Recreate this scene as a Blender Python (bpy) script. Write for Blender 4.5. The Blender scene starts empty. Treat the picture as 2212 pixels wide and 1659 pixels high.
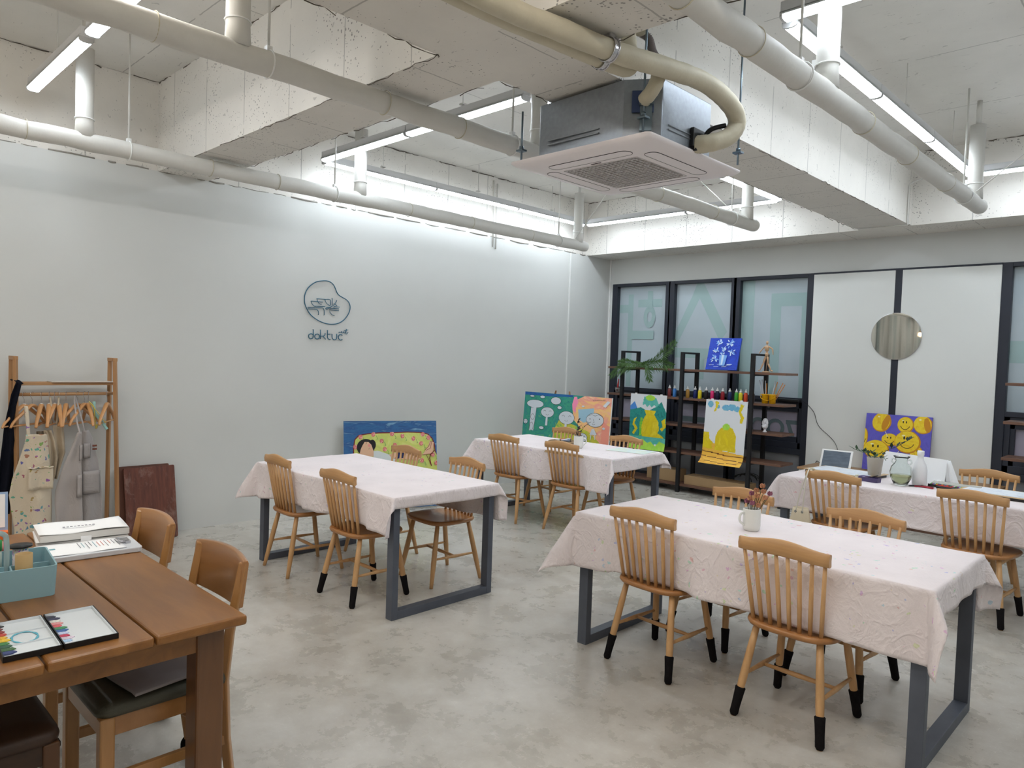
import bpy, math, random
from mathutils import Vector, Matrix, Euler, noise as mnoise
C = bpy.context.scene.collection
PI = math.pi
def R(d): return math.radians(d)

# ------------------------------------------------------------------ camera, world, exposure
def cam_setup():
    a, b, c = -.7733, .0382, .0335
    cy, sy, cp, sp, cr, sr = math.cos(a), math.sin(a), math.cos(b), math.sin(b), math.cos(c), math.sin(c)
    f = Vector((sy*cp, cy*cp, -sp)); r = Vector((cy, -sy, 0)); u = r.cross(f)
    r2 = cr*r+sr*u; u2 = -sr*r+cr*u
    cd = bpy.data.cameras.new('camera'); cam = bpy.data.objects.new('camera', cd); C.objects.link(cam)
    m = Matrix((r2, u2, -f)).transposed().to_4x4(); m.translation = Vector((6.4244, -.1508, 1.62))
    cam.matrix_world = m
    cd.sensor_width = 36; cd.lens = 1560.888*36/2212; cd.clip_start = .05
    bpy.context.scene.camera = cam
cam_setup()
W = bpy.data.worlds.new('world'); bpy.context.scene.world = W; W.use_nodes = True
W.node_tree.nodes['Background'].inputs[0].default_value = (.75, .85, 1, 1)
W.node_tree.nodes['Background'].inputs[1].default_value = .15
vs = bpy.context.scene.view_settings
vs.view_transform = 'Standard'; vs.look = 'None'; vs.gamma = 1; vs.use_curve_mapping = False
vs.exposure = 0.97
LED = 16.0          # radiance of the LED strip diffusers
LEDC = (.88, .95, 1.0)

# ------------------------------------------------------------------ materials
def lin(c):
    return tuple((x/255/12.92 if x/255 <= .04045 else ((x/255+.055)/1.055)**2.4) for x in c)
MATS = {}
def base_mat(name):
    m = bpy.data.materials.new(name); m.use_nodes = True
    nt = m.node_tree; b = nt.nodes['Principled BSDF']
    return m, nt, b
def N(nt, t, **kw):
    n = nt.nodes.new(t)
    for k, v in kw.items(): setattr(n, k, v)
    return n
def mapping(nt, scale, rot=(0, 0, 0)):
    tc = N(nt, 'ShaderNodeTexCoord'); mp = N(nt, 'ShaderNodeMapping')
    mp.inputs['Scale'].default_value = scale; mp.inputs['Rotation'].default_value = rot
    nt.links.new(tc.outputs['Object'], mp.inputs['Vector']); return mp.outputs['Vector']
def noise(nt, vec, scale, detail=4, rough=.55, dist=0):
    n = N(nt, 'ShaderNodeTexNoise'); n.inputs['Scale'].default_value = scale; n.inputs['Detail'].default_value = detail
    n.inputs['Roughness'].default_value = rough; n.inputs['Distortion'].default_value = dist
    if vec is not None: nt.links.new(vec, n.inputs['Vector'])
    return n.outputs['Fac']
def ramp(nt, fac, stops):
    n = N(nt, 'ShaderNodeValToRGB'); cr = n.color_ramp
    while len(cr.elements) < len(stops): cr.elements.new(.5)
    for e, (p, c) in zip(cr.elements, stops): e.position = p; e.color = (*c, 1) if len(c) == 3 else c
    nt.links.new(fac, n.inputs[0]); return n.outputs[0]
def mixc(nt, fac, a, b, blend='MIX'):
    n = N(nt, 'ShaderNodeMix', data_type='RGBA', blend_type=blend)
    for s, v in ((n.inputs[0], fac), (n.inputs[6], a), (n.inputs[7], b)):
        if hasattr(v, 'links') or hasattr(v, 'is_linked'): nt.links.new(v, s)
        elif isinstance(v, (int, float)): s.default_value = v
        else: s.default_value = (*v, 1)
    return n.outputs[2]
def mth(nt, op, a, b=None, c=None):
    n = N(nt, 'ShaderNodeMath', operation=op)
    for s, v in zip(n.inputs, (a, b, c)):
        if v is None: continue
        if isinstance(v, (int, float)): s.default_value = v
        else: nt.links.new(v, s)
    return n.outputs[0]
def bump(nt, b, h, strength=.3, dist=.01):
    n = N(nt, 'ShaderNodeBump'); n.inputs['Strength'].default_value = strength; n.inputs['Distance'].default_value = dist
    nt.links.new(h, n.inputs['Height']); nt.links.new(n.outputs[0], b.inputs['Normal'])
def M(name, rgb=None, rough=.5, metal=0, var=.0, vscale=(6, 6, 6), bmp=0, bscale=80, coat=0, spec=.5, trans=0, ior=1.45, emit=0, alpha=1):
    if name in MATS: return MATS[name]
    m, nt, b = base_mat(name); c = lin(rgb)
    b.inputs['Base Color'].default_value = (*c, 1); b.inputs['Roughness'].default_value = rough
    b.inputs['Metallic'].default_value = metal; b.inputs['Coat Weight'].default_value = coat; b.inputs['Coat Roughness'].default_value = .08
    b.inputs['Specular IOR Level'].default_value = spec; b.inputs['Transmission Weight'].default_value = trans; b.inputs['IOR'].default_value = ior
    b.inputs['Alpha'].default_value = alpha
    if emit: b.inputs['Emission Color'].default_value = (*c, 1); b.inputs['Emission Strength'].default_value = emit
    v = mapping(nt, vscale)
    f = noise(nt, v, 1.0)
    if var:
        col = ramp(nt, f, [(.3, tuple(x*(1-var) for x in c)), (.7, tuple(min(1, x*(1+var)) for x in c))])
        nt.links.new(col, b.inputs['Base Color'])
    if bmp:
        f2 = noise(nt, mapping(nt, (bscale,)*3), 1.0, 3)
        bump(nt, b, f2, bmp, .004)
    MATS[name] = m; return m
def wood(name, c1, c2, axis='Z', rough=.42, fine=26, coat=0.0, long=1.6):
    if name in MATS: return MATS[name]
    m, nt, b = base_mat(name)
    sc = {'X': (long, fine, fine), 'Y': (fine, long, fine), 'Z': (fine, fine, long)}[axis]
    v = mapping(nt, sc)
    f = noise(nt, v, 1.0, 6, .65, .6)
    f2 = noise(nt, mapping(nt, tuple(s*.25 for s in sc)), 1.0, 2)
    a, c = lin(c1), lin(c2)
    col = ramp(nt, f, [(.28, a), (.5, tuple((x+y)/2 for x, y in zip(a, c))), (.72, c)])
    col = mixc(nt, .35, col, ramp(nt, f2, [(.3, a), (.7, c)]))
    nt.links.new(col, b.inputs['Base Color']); b.inputs['Roughness'].default_value = rough
    b.inputs['Coat Weight'].default_value = coat; b.inputs['Coat Roughness'].default_value = .15
    bump(nt, b, f, .12, .002); MATS[name] = m; return m
def concrete(name, rgb, seam=None, pits=1.0):
    """painted bare concrete: pin holes, formwork seams every 0.6 m along one axis, patchy paint"""
    if name in MATS: return MATS[name]
    m, nt, b = base_mat(name); c = lin(rgb)
    v1 = mapping(nt, (1, 1, 1))
    big = noise(nt, v1, 1.3, 5, .6); mask = noise(nt, v1, 2.2, 3, .6, .5)
    col = ramp(nt, big, [(.25, tuple(x*.90 for x in c)), (.7, tuple(min(1, x*1.05) for x in c))])
    vo = N(nt, 'ShaderNodeTexVoronoi'); vo.inputs['Scale'].default_value = 42; nt.links.new(v1, vo.inputs['Vector'])
    thr = mth(nt, 'MULTIPLY', mth(nt, 'SUBTRACT', mask, .36), .95*pits)
    pit = mth(nt, 'LESS_THAN', vo.outputs['Distance'], thr)
    sv = mapping(nt, (9, 26, 16)); scr = noise(nt, sv, 1.0, 2, .5, 1.5)
    scr = mth(nt, 'GREATER_THAN', scr, .70)
    dark = mth(nt, 'MAXIMUM', mth(nt, 'MULTIPLY', pit, .62), mth(nt, 'MULTIPLY', scr, .3))
    h = mth(nt, 'MULTIPLY', dark, -1)
    if seam:
        tc = N(nt, 'ShaderNodeTexCoord'); sp = N(nt, 'ShaderNodeSeparateXYZ'); nt.links.new(tc.outputs['Object'], sp.inputs[0])
        for ax, step in seam:
            w = mth(nt, 'ADD', sp.outputs[ax], mth(nt, 'MULTIPLY', noise(nt, v1, 14, 3), .012))
            fr = mth(nt, 'FRACT', mth(nt, 'DIVIDE', mth(nt, 'ADD', w, 20.13), step))
            ln = mth(nt, 'LESS_THAN', fr, .009/step)
            brk = mth(nt, 'GREATER_THAN', noise(nt, v1, 5, 3), .42)
            dark = mth(nt, 'MAXIMUM', dark, mth(nt, 'MULTIPLY', mth(nt, 'MULTIPLY', ln, brk), .42))
    col = mixc(nt, dark, col, tuple(x*.12 for x in c))
    nt.links.new(col, b.inputs['Base Color']); b.inputs['Roughness'].default_value = .75
    hh = mth(nt, 'ADD', h, mth(nt, 'MULTIPLY', noise(nt, v1, 40, 4), .25))
    bump(nt, b, hh, .35, .006); MATS[name] = m; return m
def splat(name, base, dens=.25, scale=40, sat=.75, val=.5, rough=.9, amount=1.0, fold=.0, stretch=(1, 1, 1), thr=.5):
    """cloth stained with drops of paint"""
    if name in MATS: return MATS[name]
    m, nt, b = base_mat(name); c = lin(base); v = mapping(nt, stretch)
    nz = N(nt, 'ShaderNodeTexNoise'); nz.inputs['Scale'].default_value = 30; nt.links.new(v, nz.inputs['Vector'])
    vd = N(nt, 'ShaderNodeVectorMath', operation='MULTIPLY_ADD'); nt.links.new(nz.outputs['Color'], vd.inputs[0]); vd.inputs[1].default_value = (.05,)*3; nt.links.new(v, vd.inputs[2])
    vo = N(nt, 'ShaderNodeTexVoronoi'); vo.inputs['Scale'].default_value = scale; nt.links.new(vd.outputs[0], vo.inputs['Vector'])
    sx = N(nt, 'ShaderNodeSeparateColor'); nt.links.new(vo.outputs['Color'], sx.inputs[0])
    mask = noise(nt, v, 2.4, 2)
    t = mth(nt, 'MULTIPLY', mth(nt, 'MULTIPLY', sx.outputs[1], sx.outputs[1]), dens)
    t = mth(nt, 'MULTIPLY', t, mth(nt, 'GREATER_THAN', mask, thr))
    hit = mth(nt, 'MULTIPLY', mth(nt, 'LESS_THAN', vo.outputs['Distance'], t), amount)
    cc = N(nt, 'ShaderNodeCombineColor', mode='HSV'); nt.links.new(sx.outputs[0], cc.inputs[0]); cc.inputs[1].default_value = sat; cc.inputs[2].default_value = val
    shade = ramp(nt, noise(nt, v, 4.0, 4), [(.3, tuple(x*.95 for x in c)), (.7, tuple(min(1, x*1.03) for x in c))])
    nt.links.new(mixc(nt, hit, shade, cc.outputs[0]), b.inputs['Base Color']); b.inputs['Roughness'].default_value = rough
    b.inputs['Specular IOR Level'].default_value = .15; b.inputs['Sheen Weight'].default_value = .1
    fb = noise(nt, mapping(nt, (9, 9, 7)), 1.0, 6, .62, 2.2)
    rg_ = mth(nt, 'ABSOLUTE', mth(nt, 'SUBTRACT', noise(nt, mapping(nt, (7, 7, 5)), 1.0, 3, .5, 1.5), .5))
    fb = mth(nt, 'SUBTRACT', fb, mth(nt, 'MULTIPLY', mth(nt, 'MINIMUM', mth(nt, 'MULTIPLY', rg_, 14), 1), .35))
    ge = N(nt, 'ShaderNodeNewGeometry'); sz = N(nt, 'ShaderNodeSeparateXYZ'); nt.links.new(ge.outputs['True Normal'], sz.inputs[0])
    slack = mth(nt, 'ADD', mth(nt, 'MULTIPLY', mth(nt, 'SUBTRACT', 1, mth(nt, 'ABSOLUTE', sz.outputs[2])), .9), .08)      # cloth lies taut where it is flat
    fb = mth(nt, 'MULTIPLY', fb, slack)
    hb = mth(nt, 'ADD', fb, mth(nt, 'MULTIPLY', noise(nt, v, 350, 2), .04))
    bump(nt, b, hb, fold or .48, .02); MATS[name] = m; return m
def painterly(name, cols, scale=(6, 6, 6), dist=2.0, rough=.55):
    """brush-worked paint between two or more pigments"""
    if name in MATS: return MATS[name]
    m, nt, b = base_mat(name); f = noise(nt, mapping(nt, scale), 1.0, 5, .6, dist)
    k = len(cols)
    nt.links.new(ramp(nt, f, [(.3+.4*i/(max(1, k-1)), lin(c)) for i, c in enumerate(cols)]), b.inputs['Base Color'])
    b.inputs['Roughness'].default_value = rough; MATS[name] = m; return m

# ------------------------------------------------------------------ geometry collector
class G:
    def __init__(s): s.v = []; s.f = []; s.m = []; s.s = []
    def add(s, vs, fs, m=0, sm=False, T=None):
        o = len(s.v)
        s.v += [tuple(T @ Vector(p)) if T is not None else tuple(p) for p in vs]
        for f in fs: s.f.append([i+o for i in f]); s.m.append(m); s.s.append(sm)
        return s
    def box(s, x0, x1, y0, y1, z0, z1, m=0, T=None):
        vs = [(x, y, z) for z in (z0, z1) for x, y in ((x0, y0), (x1, y0), (x1, y1), (x0, y1))]
        return s.add(vs, [(3, 2, 1, 0), (4, 5, 6, 7), (0, 1, 5, 4), (1, 2, 6, 5), (2, 3, 7, 6), (3, 0, 4, 7)], m, False, T)
    def prism(s, pts, z0, z1, m=0, T=None, sm=False):
        n = len(pts)
        vs = [(*p, z0) for p in pts]+[(*p, z1) for p in pts]
        s.add(vs, [tuple(range(n-1, -1, -1)), tuple(range(n, 2*n))], m, False, T)
        o = len(s.v)-2*n
        for i in range(n):
            j = (i+1) % n; s.f.append([o+i, o+j, o+n+j, o+n+i]); s.m.append(m); s.s.append(sm)
        return s
    def rings(s, rings, m=0, sm=True, caps=True, closed=True, T=None):
        n = len(rings[0]); vs = [p for r in rings for p in r]; fs = []
        for k in range(len(rings)-1):
            for i in range(n if closed else n-1):
                j = (i+1) % n; fs.append((k*n+i, k*n+j, (k+1)*n+j, (k+1)*n+i))
        s.add(vs, fs, m, sm, T)
        if caps:
            o = len(s.v)-len(vs); L = (len(rings)-1)*n
            s.f.append([o+i for i in range(n-1, -1, -1)]); s.f.append([o+L+i for i in range(n)]); s.m += [m, m]; s.s += [False, False]
        return s
    def tube(s, pts, r, n=12, m=0, T=None, sm=True, caps=True, flat=1.0, closed=False):
        P = [Vector(p) for p in pts]; rs = r if isinstance(r, (list, tuple)) else [r]*len(P)
        rg = []; up = None
        for i, p in enumerate(P):
            if closed: d = P[(i+1) % len(P)]-P[i-1]
            else: d = (P[min(i+1, len(P)-1)]-P[max(i-1, 0)])
            d.normalize()
            if up is None:
                up = Vector((0, 0, 1)) if abs(d.z) < .9 else Vector((1, 0, 0))
            a = (up-d*up.dot(d)); a.normalize(); b = d.cross(a); up = a
            rg.append([p+(a*math.cos(2*PI*k/n)*flat+b*math.sin(2*PI*k/n))*rs[i] for k in range(n)])
        if closed: rg.append(rg[0]); caps = False
        return s.rings(rg, m, sm, caps, True, T)
    def cyl(s, p0, p1, r0, r1=None, n=16, m=0, T=None): return s.tube([p0, p1], [r0, r1 if r1 is not None else r0], n, m, T)
    def lathe(s, prof, n=20, m=0, T=None, c=(0, 0, 0), caps=True, sm=True):
        return s.rings([[(c[0]+r*math.cos(2*PI*k/n), c[1]+r*math.sin(2*PI*k/n), c[2]+z) for k in range(n)] for r, z in prof], m, sm, caps, True, T)
    def ball(s, c, r, n=12, m=0, T=None):
        rx, ry, rz = r if isinstance(r, (tuple, list)) else (r, r, r); k = max(4, n//2)
        rg = [[(c[0]+rx*math.sin(PI*(i+.02)/(k+.04))*math.cos(2*PI*j/n), c[1]+ry*math.sin(PI*(i+.02)/(k+.04))*math.sin(2*PI*j/n), c[2]-rz*math.cos(PI*i/k)) for j in range(n)] for i in range(k+1)]
        return s.rings(rg, m, True, True, True, T)
    def sheet(s, grid, m=0, sm=True, T=None):
        return s.rings(grid, m, sm, False, False, T)
    def build(s, name, mats, parent=None, loc=None, rot=None, bevel=0, seg=2, solid=0, sub=0):
        me = bpy.data.meshes.new(name); me.from_pydata(s.v, [], s.f)
        if not isinstance(mats, (list, tuple)): mats = [mats]
        for m in mats: me.materials.append(m)
        me.polygons.foreach_set('material_index', s.m); me.polygons.foreach_set('use_smooth', s.s); me.update()
        o = bpy.data.objects.new(name, me); C.objects.link(o)
        if parent: o.parent = parent
        if loc: o.location = loc
        if rot: o.rotation_euler = rot
        if solid:
            md = o.modifiers.new('solid', 'SOLIDIFY'); md.thickness = solid; md.offset = 0
        if sub:
            md = o.modifiers.new('sub', 'SUBSURF'); md.levels = sub; md.render_levels = sub
        if bevel:
            md = o.modifiers.new('bevel', 'BEVEL'); md.width = bevel; md.segments = seg; md.limit_method = 'ANGLE'; md.angle_limit = R(40)
        return o
def tag(o, label, cat, group=None, kind=None):
    o['label'] = label; o['category'] = cat
    if group: o['group'] = group
    if kind: o['kind'] = kind
    return o
def thing(name, label, cat, loc=(0, 0, 0), rz=0, group=None, rot=None):
    o = bpy.data.objects.new(name, None); C.objects.link(o); o.empty_display_size = .1
    o.location = loc; o.rotation_euler = rot if rot else (0, 0, rz)
    return tag(o, label, cat, group)
def struct(o): o['kind'] = 'structure'; return o
def kids(o): return [c for c in bpy.data.objects if c.parent == o]
def copy_tree(o, parent=None):
    c = o.copy(); C.objects.link(c); c.parent = parent
    for ch in kids(o): copy_tree(ch, c)
    return c
def rr(w, h, r, n=5, cx=0, cy=0):
    """rounded rectangle outline"""
    r = min(r, w/2, h/2); out = []
    for sx, sy, a0 in ((1, 1, 0), (-1, 1, 90), (-1, -1, 180), (1, -1, 270)):
        for k in range(n+1):
            a = R(a0+90*k/n); out.append((cx+sx*(w/2-r)+r*math.cos(a), cy+sy*(h/2-r)+r*math.sin(a)))
    return out
def circ(r, n=24, cx=0, cy=0, ry=None): return [(cx+r*math.cos(2*PI*k/n), cy+(ry or r)*math.sin(2*PI*k/n)) for k in range(n)]
def smooth_path(P, k=6, closed=False):
    P = [Vector(p) for p in P]; out = []; n = len(P)
    rng = range(n) if closed else range(n-1)
    for i in rng:
        if closed: p0, p1, p2, p3 = P[i-1], P[i], P[(i+1) % n], P[(i+2) % n]
        else: p0, p1, p2, p3 = P[max(i-1, 0)], P[i], P[i+1], P[min(i+2, n-1)]
        for j in range(k):
            t = j/k; out.append(.5*((2*p1)+(p2-p0)*t+(2*p0-5*p1+4*p2-p3)*t*t+(3*p1-p0-3*p2+p3)*t**3))
    if not closed: out.append(P[-1])
    return out

# ------------------------------------------------------------------ shared materials
m_wall = M('wall_plaster', (212, 213, 210), .7, var=.02, vscale=(1.2, 1.2, 1.2), bmp=.05, bscale=60)
m_panel = M('panel_white', (222, 223, 219), .6, var=.01, vscale=(2, 2, 2))
m_con = concrete('painted_concrete', (226, 222, 215), [(0, .62)], 1.0)
m_cony = concrete('painted_concrete_seams_y', (226, 222, 215), [(1, .62)], .8)
m_slab = concrete('painted_concrete_slab', (222, 219, 213), [(0, 1.83), (1, 1.22)], .35)
m_frame = M('window_frame_metal', (40, 44, 55), .45, var=.05)
m_chair = wood('oak_vertical', (178, 132, 84), (214, 172, 122), 'Z', .4, 34)
m_chairx = wood('oak_across', (172, 126, 78), (206, 162, 112), 'X', .4, 30)
m_seat = wood('oak_seat', (150, 98, 52), (184, 130, 76), 'Y', .3, 22, .25)
m_sock = M('knit_black', (28, 26, 27), .95, bmp=.6, bscale=260, spec=.1)
m_steel = M('steel_grey_paint', (82, 87, 98), .5, var=.12, vscale=(9, 9, 9))
m_ply = wood('tabletop_board', (190, 160, 120), (210, 182, 142), 'X')
m_cloth = splat('cloth_pale_pink', (232, 218, 214), .30, 26, .45, .8, .95, .55, thr=.5)
m_black = M('black_plastic', (20, 20, 22), .4)
m_blackm = M('black_powder_steel', (24, 24, 27), .5)
m_white = M('white_plastic', (235, 235, 233), .4)
m_chrome = M('chrome', (200, 200, 205), .2, 1)
m_galv = M('galvanised_steel', (150, 156, 164), .38, .75, var=.08, vscale=(40, 40, 40), bmp=.1, bscale=200)
m_zinc = M('zinc_rod', (120, 135, 145), .35, .8)
m_wrap = M('pipe_wrap_white', (212, 210, 204), .6, bmp=.25, bscale=30, var=.03, vscale=(8, 8, 8))
m_wrapc = M('pipe_wrap_cream', (196, 188, 166), .6, bmp=.4, bscale=35, var=.05, vscale=(8, 8, 8))
m_paper = M('white_paper', (238, 239, 240), .8)
m_led = M('led_diffuser', (236, 246, 255), .5, emit=LED*.84)
m_led2 = M('led_diffuser_neutral', (255, 249, 241), .5, emit=LED*1.4)
m_ledbody = M('led_housing', (205, 205, 205), .4)
m_ledcap = M('led_end_cap', (190, 190, 190), .5)

# ================================================================== ROOM SHELL
D = 8.417; ZW = 3.069; ZS = 3.80; XR = 8.9; YR = -3.3
def floor_mat():
    m, nt, b = base_mat('polished_concrete_floor'); v = mapping(nt, (1, 1, 1))
    big = noise(nt, v, .9, 6, .6, .2); mid = noise(nt, v, 3.2, 7, .7, .15); fin = noise(nt, v, 45, 4, .6)
    col = ramp(nt, big, [(.36, lin((158, 151, 140))), (.5, lin((188, 184, 175))), (.64, lin((208, 205, 199)))])
    col = mixc(nt, .5, col, ramp(nt, mid, [(.34, lin((154, 147, 136))), (.52, lin((190, 185, 176))), (.66, lin((210, 207, 200)))]))
    speck = mth(nt, 'GREATER_THAN', noise(nt, v, 26, 3, .7, .4), .69)
    col = mixc(nt, mth(nt, 'MULTIPLY', speck, .35), col, lin((226, 224, 218)))
    sw = noise(nt, mapping(nt, (3.2, 3.2, 3.2)), 1.0, 8, .72, 2.4)
    line = mth(nt, 'LESS_THAN', mth(nt, 'ABSOLUTE', mth(nt, 'SUBTRACT', sw, .5)), .006)
    col = mixc(nt, mth(nt, 'MULTIPLY', line, .12), col, lin((205, 202, 196)))
    sc = noise(nt, mapping(nt, (22, 60, 1), (0, 0, .7)), 1.0, 3, .6, 1.0); sc2 = noise(nt, mapping(nt, (60, 20, 1), (0, 0, .2)), 1.0, 3, .6, 1.0)
    sl = mth(nt, 'MAXIMUM', mth(nt, 'GREATER_THAN', sc, .66), mth(nt, 'GREATER_THAN', sc2, .66))
    col = mixc(nt, mth(nt, 'MULTIPLY', sl, .22), col, lin((222, 219, 212)))
    ds = mth(nt, 'GREATER_THAN', noise(nt, v, 11, 5, .75, .6), .68)
    col = mixc(nt, mth(nt, 'MULTIPLY', ds, .13), col, lin((120, 112, 102)))
    nt.links.new(col, b.inputs['Base Color'])
    ro = mth(nt, 'ADD', mth(nt, 'MULTIPLY', mid, .34), .12)
    nt.links.new(ro, b.inputs['Roughness']); bump(nt, b, mth(nt, 'ADD', fin, mid), .06, .004)
    return m
struct(G().box(0, XR, YR, D, -.12, 0).build('floor', floor_mat()))
struct(G().box(-.15, XR+.15, YR-.15, D+.6, ZS, ZS+.15).build('ceiling', m_slab))
wl = struct(G().box(-.15, 0, YR-.15, D+.15, -.12, ZW).build('wall_left', m_wall))
struct(G().box(-.15, -.012, YR-.15, D+.15, ZW, ZS).build('ceiling_beam', m_cony))      # concrete edge beam over the left wall
struct(G().box(XR, XR+.15, YR-.15, D+.15, -.12, ZS).build('wall_right', m_wall))
struct(G().box(-.15, XR+.15, YR-.15, YR, -.12, ZS).build('wall_rear', m_wall))
Y1, Y2, XA, XB, YB = 2.111, 2.529, 3.64, 4.139, 7.861
struct(G().box(-.012, XR, Y1, Y2, ZW, ZS).build('ceiling_beam', m_con))                   # cross beam
struct(G().box(XA, XB, YR, Y1, ZW, ZS).box(XA, XB, Y2, YB, ZW, ZS).build('ceiling_beam', m_cony))
struct(G().box(-.012, XR, YB, D+.15, ZW, ZS).build('ceiling_beam', m_con))                # along the window wall
# rough edge crumbs where the wall plaster meets the concrete
g = G(); rnd = random.Random(4)
y = YR
while y < 7.8:
    L = rnd.uniform(.05, .35); g.tube([(-.004, y, ZW+.002), (.004, y+L*.5, ZW+rnd.uniform(-.006, .006)), (-.004, y+L, ZW+.002)], rnd.uniform(.003, .008), 5)
    y += L+rnd.uniform(0, .1)
struct(g.build('trim_1', M('chalky_crumb', (150, 146, 138), .9)))
# back wall: plaster above, white boards, window bays
g = G().box(-.15, XR+.15, D, D+.15, 2.715, ZW)
g.box(-.15, .06, D, D+.15, -.12, 2.715).box(2.975, 4.84, D+.0, D+.15, -.12, 2.715).box(6.9, XR+.15, D, D+.15, -.12, 2.715)
struct(g.build('wall_back', m_wall))
struct(G().box(2.979, 3.860, 8.385, D, 0, 2.694).build('wall_back_board', m_panel, bevel=.004))
struct(G().box(3.931, 4.836, 8.385, D, 0, 2.694).build('wall_back_board', m_panel, bevel=.004))
struct(G().box(3.860, 3.931, 8.392, D, 0, 2.694).box(2.975, 4.84, 8.392, D, 2.694, 2.715).build('trim_2', m_frame))
struct(G().box(0, .008, 7.486, 7.506, 0, ZW).build('trim_3', m_white))
struct(G().box(0, .02, D-.02, D, 0, ZW).build('trim_4', m_white))
# frosted glass: film on the outside, glossy inside face
def film(name, rgb, rough=.06):
    m, nt, b = base_mat(name); c = lin(rgb)
    f = noise(nt, mapping(nt, (1.2, 1.2, 1.2)), 1.0, 3)
    nt.links.new(ramp(nt, f, [(.3, tuple(x*.93 for x in c)), (.7, tuple(x*1.05 for x in c))]), b.inputs['Base Color'])
    b.inputs['Roughness'].default_value = .8; b.inputs['Coat Weight'].default_value = 1; b.inputs['Coat Roughness'].default_value = rough*.25
    b.inputs['Coat IOR'].default_value = 1.6; b.inputs['Specular IOR Level'].default_value = .2
    return m
m_film = film('frosted_film', (178, 191, 198)); m_filmlow = film('frosted_film_low', (164, 158, 174)); m_filmbot = film('frosted_film_bottom', (140, 143, 150))
m_letter = film('teal_lettering', (158, 184, 184)); m_letterlow = film('teal_lettering_low', (104, 120, 124))
PY = 8.47
def quad(g, pts, t=.002, m=0):
    """flat shape in the window plane"""
    g.kk = getattr(g, 'kk', 0)+1
    y = PY-.0012-.0003*g.kk
    return g.add([(x, y, z) for x, z in pts], [tuple(range(len(pts)))], m)
def stroke(g, a, b, w):
    a, b = Vector(a), Vector(b); d = (b-a).normalized(); n = Vector((-d.y, d.x))*w/2
    return quad(g, [tuple(a+n), tuple(a-n), tuple(b-n), tuple(b+n)])
def window(n, x0, x1, letters, low=None):
    """x0..x1 clear opening of one bay: tall pane, awning sash, low pane"""
    w = struct(thing('window_%d' % n, '', 'window')); del w['label']; del w['category']
    f = G(); yf = 8.40
    f.box(x0-.09, x0, yf, 8.5, 0, 2.715).box(x1, x1+.075, yf, 8.5, 0, 2.715)
    f.box(x0, x1, yf, 8.5, 2.672, 2.715).box(x0, x1, yf, 8.5, 1.185, 1.235).box(x0, x1, yf, 8.5, .555, .625).box(x0, x1, yf, 8.5, 0, .07)
    f.build('frame', m_frame, w, bevel=.003)
    s = G(); s0, s1 = x0, x1
    for (a, b, c, d, y) in ((s0, s0+.05, .625, 1.185, 8.415), (s1-.04, s1, .625, 1.185, 8.415), (s0, s1, 1.11, 1.185, 8.415), (s0, s1, .625, .70, 8.415),
                            (s0+.045, s0+.09, .69, 1.12, 8.432), (s1-.06, s1-.03, .69, 1.12, 8.432), (s0+.045, s1-.03, 1.065, 1.12, 8.432), (s0+.045, s1-.03, .69, .765, 8.432)):
        s.box(a, b, y, 8.5, c, d)
    s = s.build('sash', m_frame, w, bevel=.003)
    G().box((x0+x1)/2-.03, (x0+x1)/2+.03, 8.405, 8.416, 1.095, 1.115).build('latch', m_chrome, s, bevel=.003)
    G().box(x0, x1, PY, PY+.006, 1.235, 2.672).build('pane', m_film, w)
    G().box(x0+.05, x1-.04, PY, PY+.006, .69, 1.12).build('pane', m_filmlow, s)
    G().box(x0, x1, PY, PY+.006, .07, .555).build('pane', m_filmbot, w)
    if letters:
        g = G(); letters(g)
        if g.v: g.build('lettering', m_letter, w)
    if low:
        g = G(); low(g); g.build('lettering', m_letterlow, w)
    return w
def L1(g):      # mirrored first syllable, read from outside
    stroke(g, (.346, 2.563), (.346, 1.249), .085); stroke(g, (.15, 2.36), (.31, 2.36), .115)
    stroke(g, (.67, 2.60), (.67, 2.46), .085); stroke(g, (.47, 2.43), (.865, 2.43), .11)
    ro, ri = circ(.098, 28, .67, 2.24, .155), circ(.04, 28, .67, 2.24, .07)
    for k in range(28):
        j = (k+1) % 28; quad(g, [ro[k], ri[k], ri[j], ro[j]])
    stroke(g, (.67, 2.46), (.67, 2.36), .085); stroke(g, (.385, 1.985), (.75, 1.985), .12)
def L2(g):
    quad(g, [(1.40, 2.672), (1.50, 2.672), (1.46, 2.50), (1.097, 1.80), (1.097, 2.03), (1.33, 2.50)])
    quad(g, [(1.41, 2.60), (1.50, 2.672), (1.86, 2.03), (1.765, 1.90), (1.43, 2.50)])
    stroke(g, (1.097, 1.745), (1.925, 1.745), .13); stroke(g, (1.50, 1.68), (1.50, 1.40), .10)
def L3(g):
    quad(g, [(2.052, 2.672), (2.215, 2.672), (2.215, 1.235), (2.052, 1.235)])
    stroke(g, (2.50, 2.50), (2.50, 1.235), .13); stroke(g, (2.435, 2.42), (2.898, 2.42), .16); stroke(g, (2.86, 2.50), (2.86, 1.235), .08)
def low3(g):    # mirrored phone number
    stroke(g, (2.69, .935), (2.845, .935), .05); quad(g, [(2.685, .955), (2.73, .955), (2.80, .765), (2.745, .765)])
    for cx in (2.56, 2.34):
        o, i = circ(.115, 24, cx, .85, .115), circ(.07, 24, cx, .85, .075)
        for k in range(24):
            j = (k+1) % 24; P = [o[k], i[k], i[j], o[j]]
            if min(p[1] for p in P) > .765: quad(g, P)
def low2(g): stroke(g, (1.2, .86), (1.82, .86), .07)
window(1, .151, .957, L1); window(2, 1.097, 1.927, L2, low2); window(3, 2.052, 2.900, L3, low3)
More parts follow.
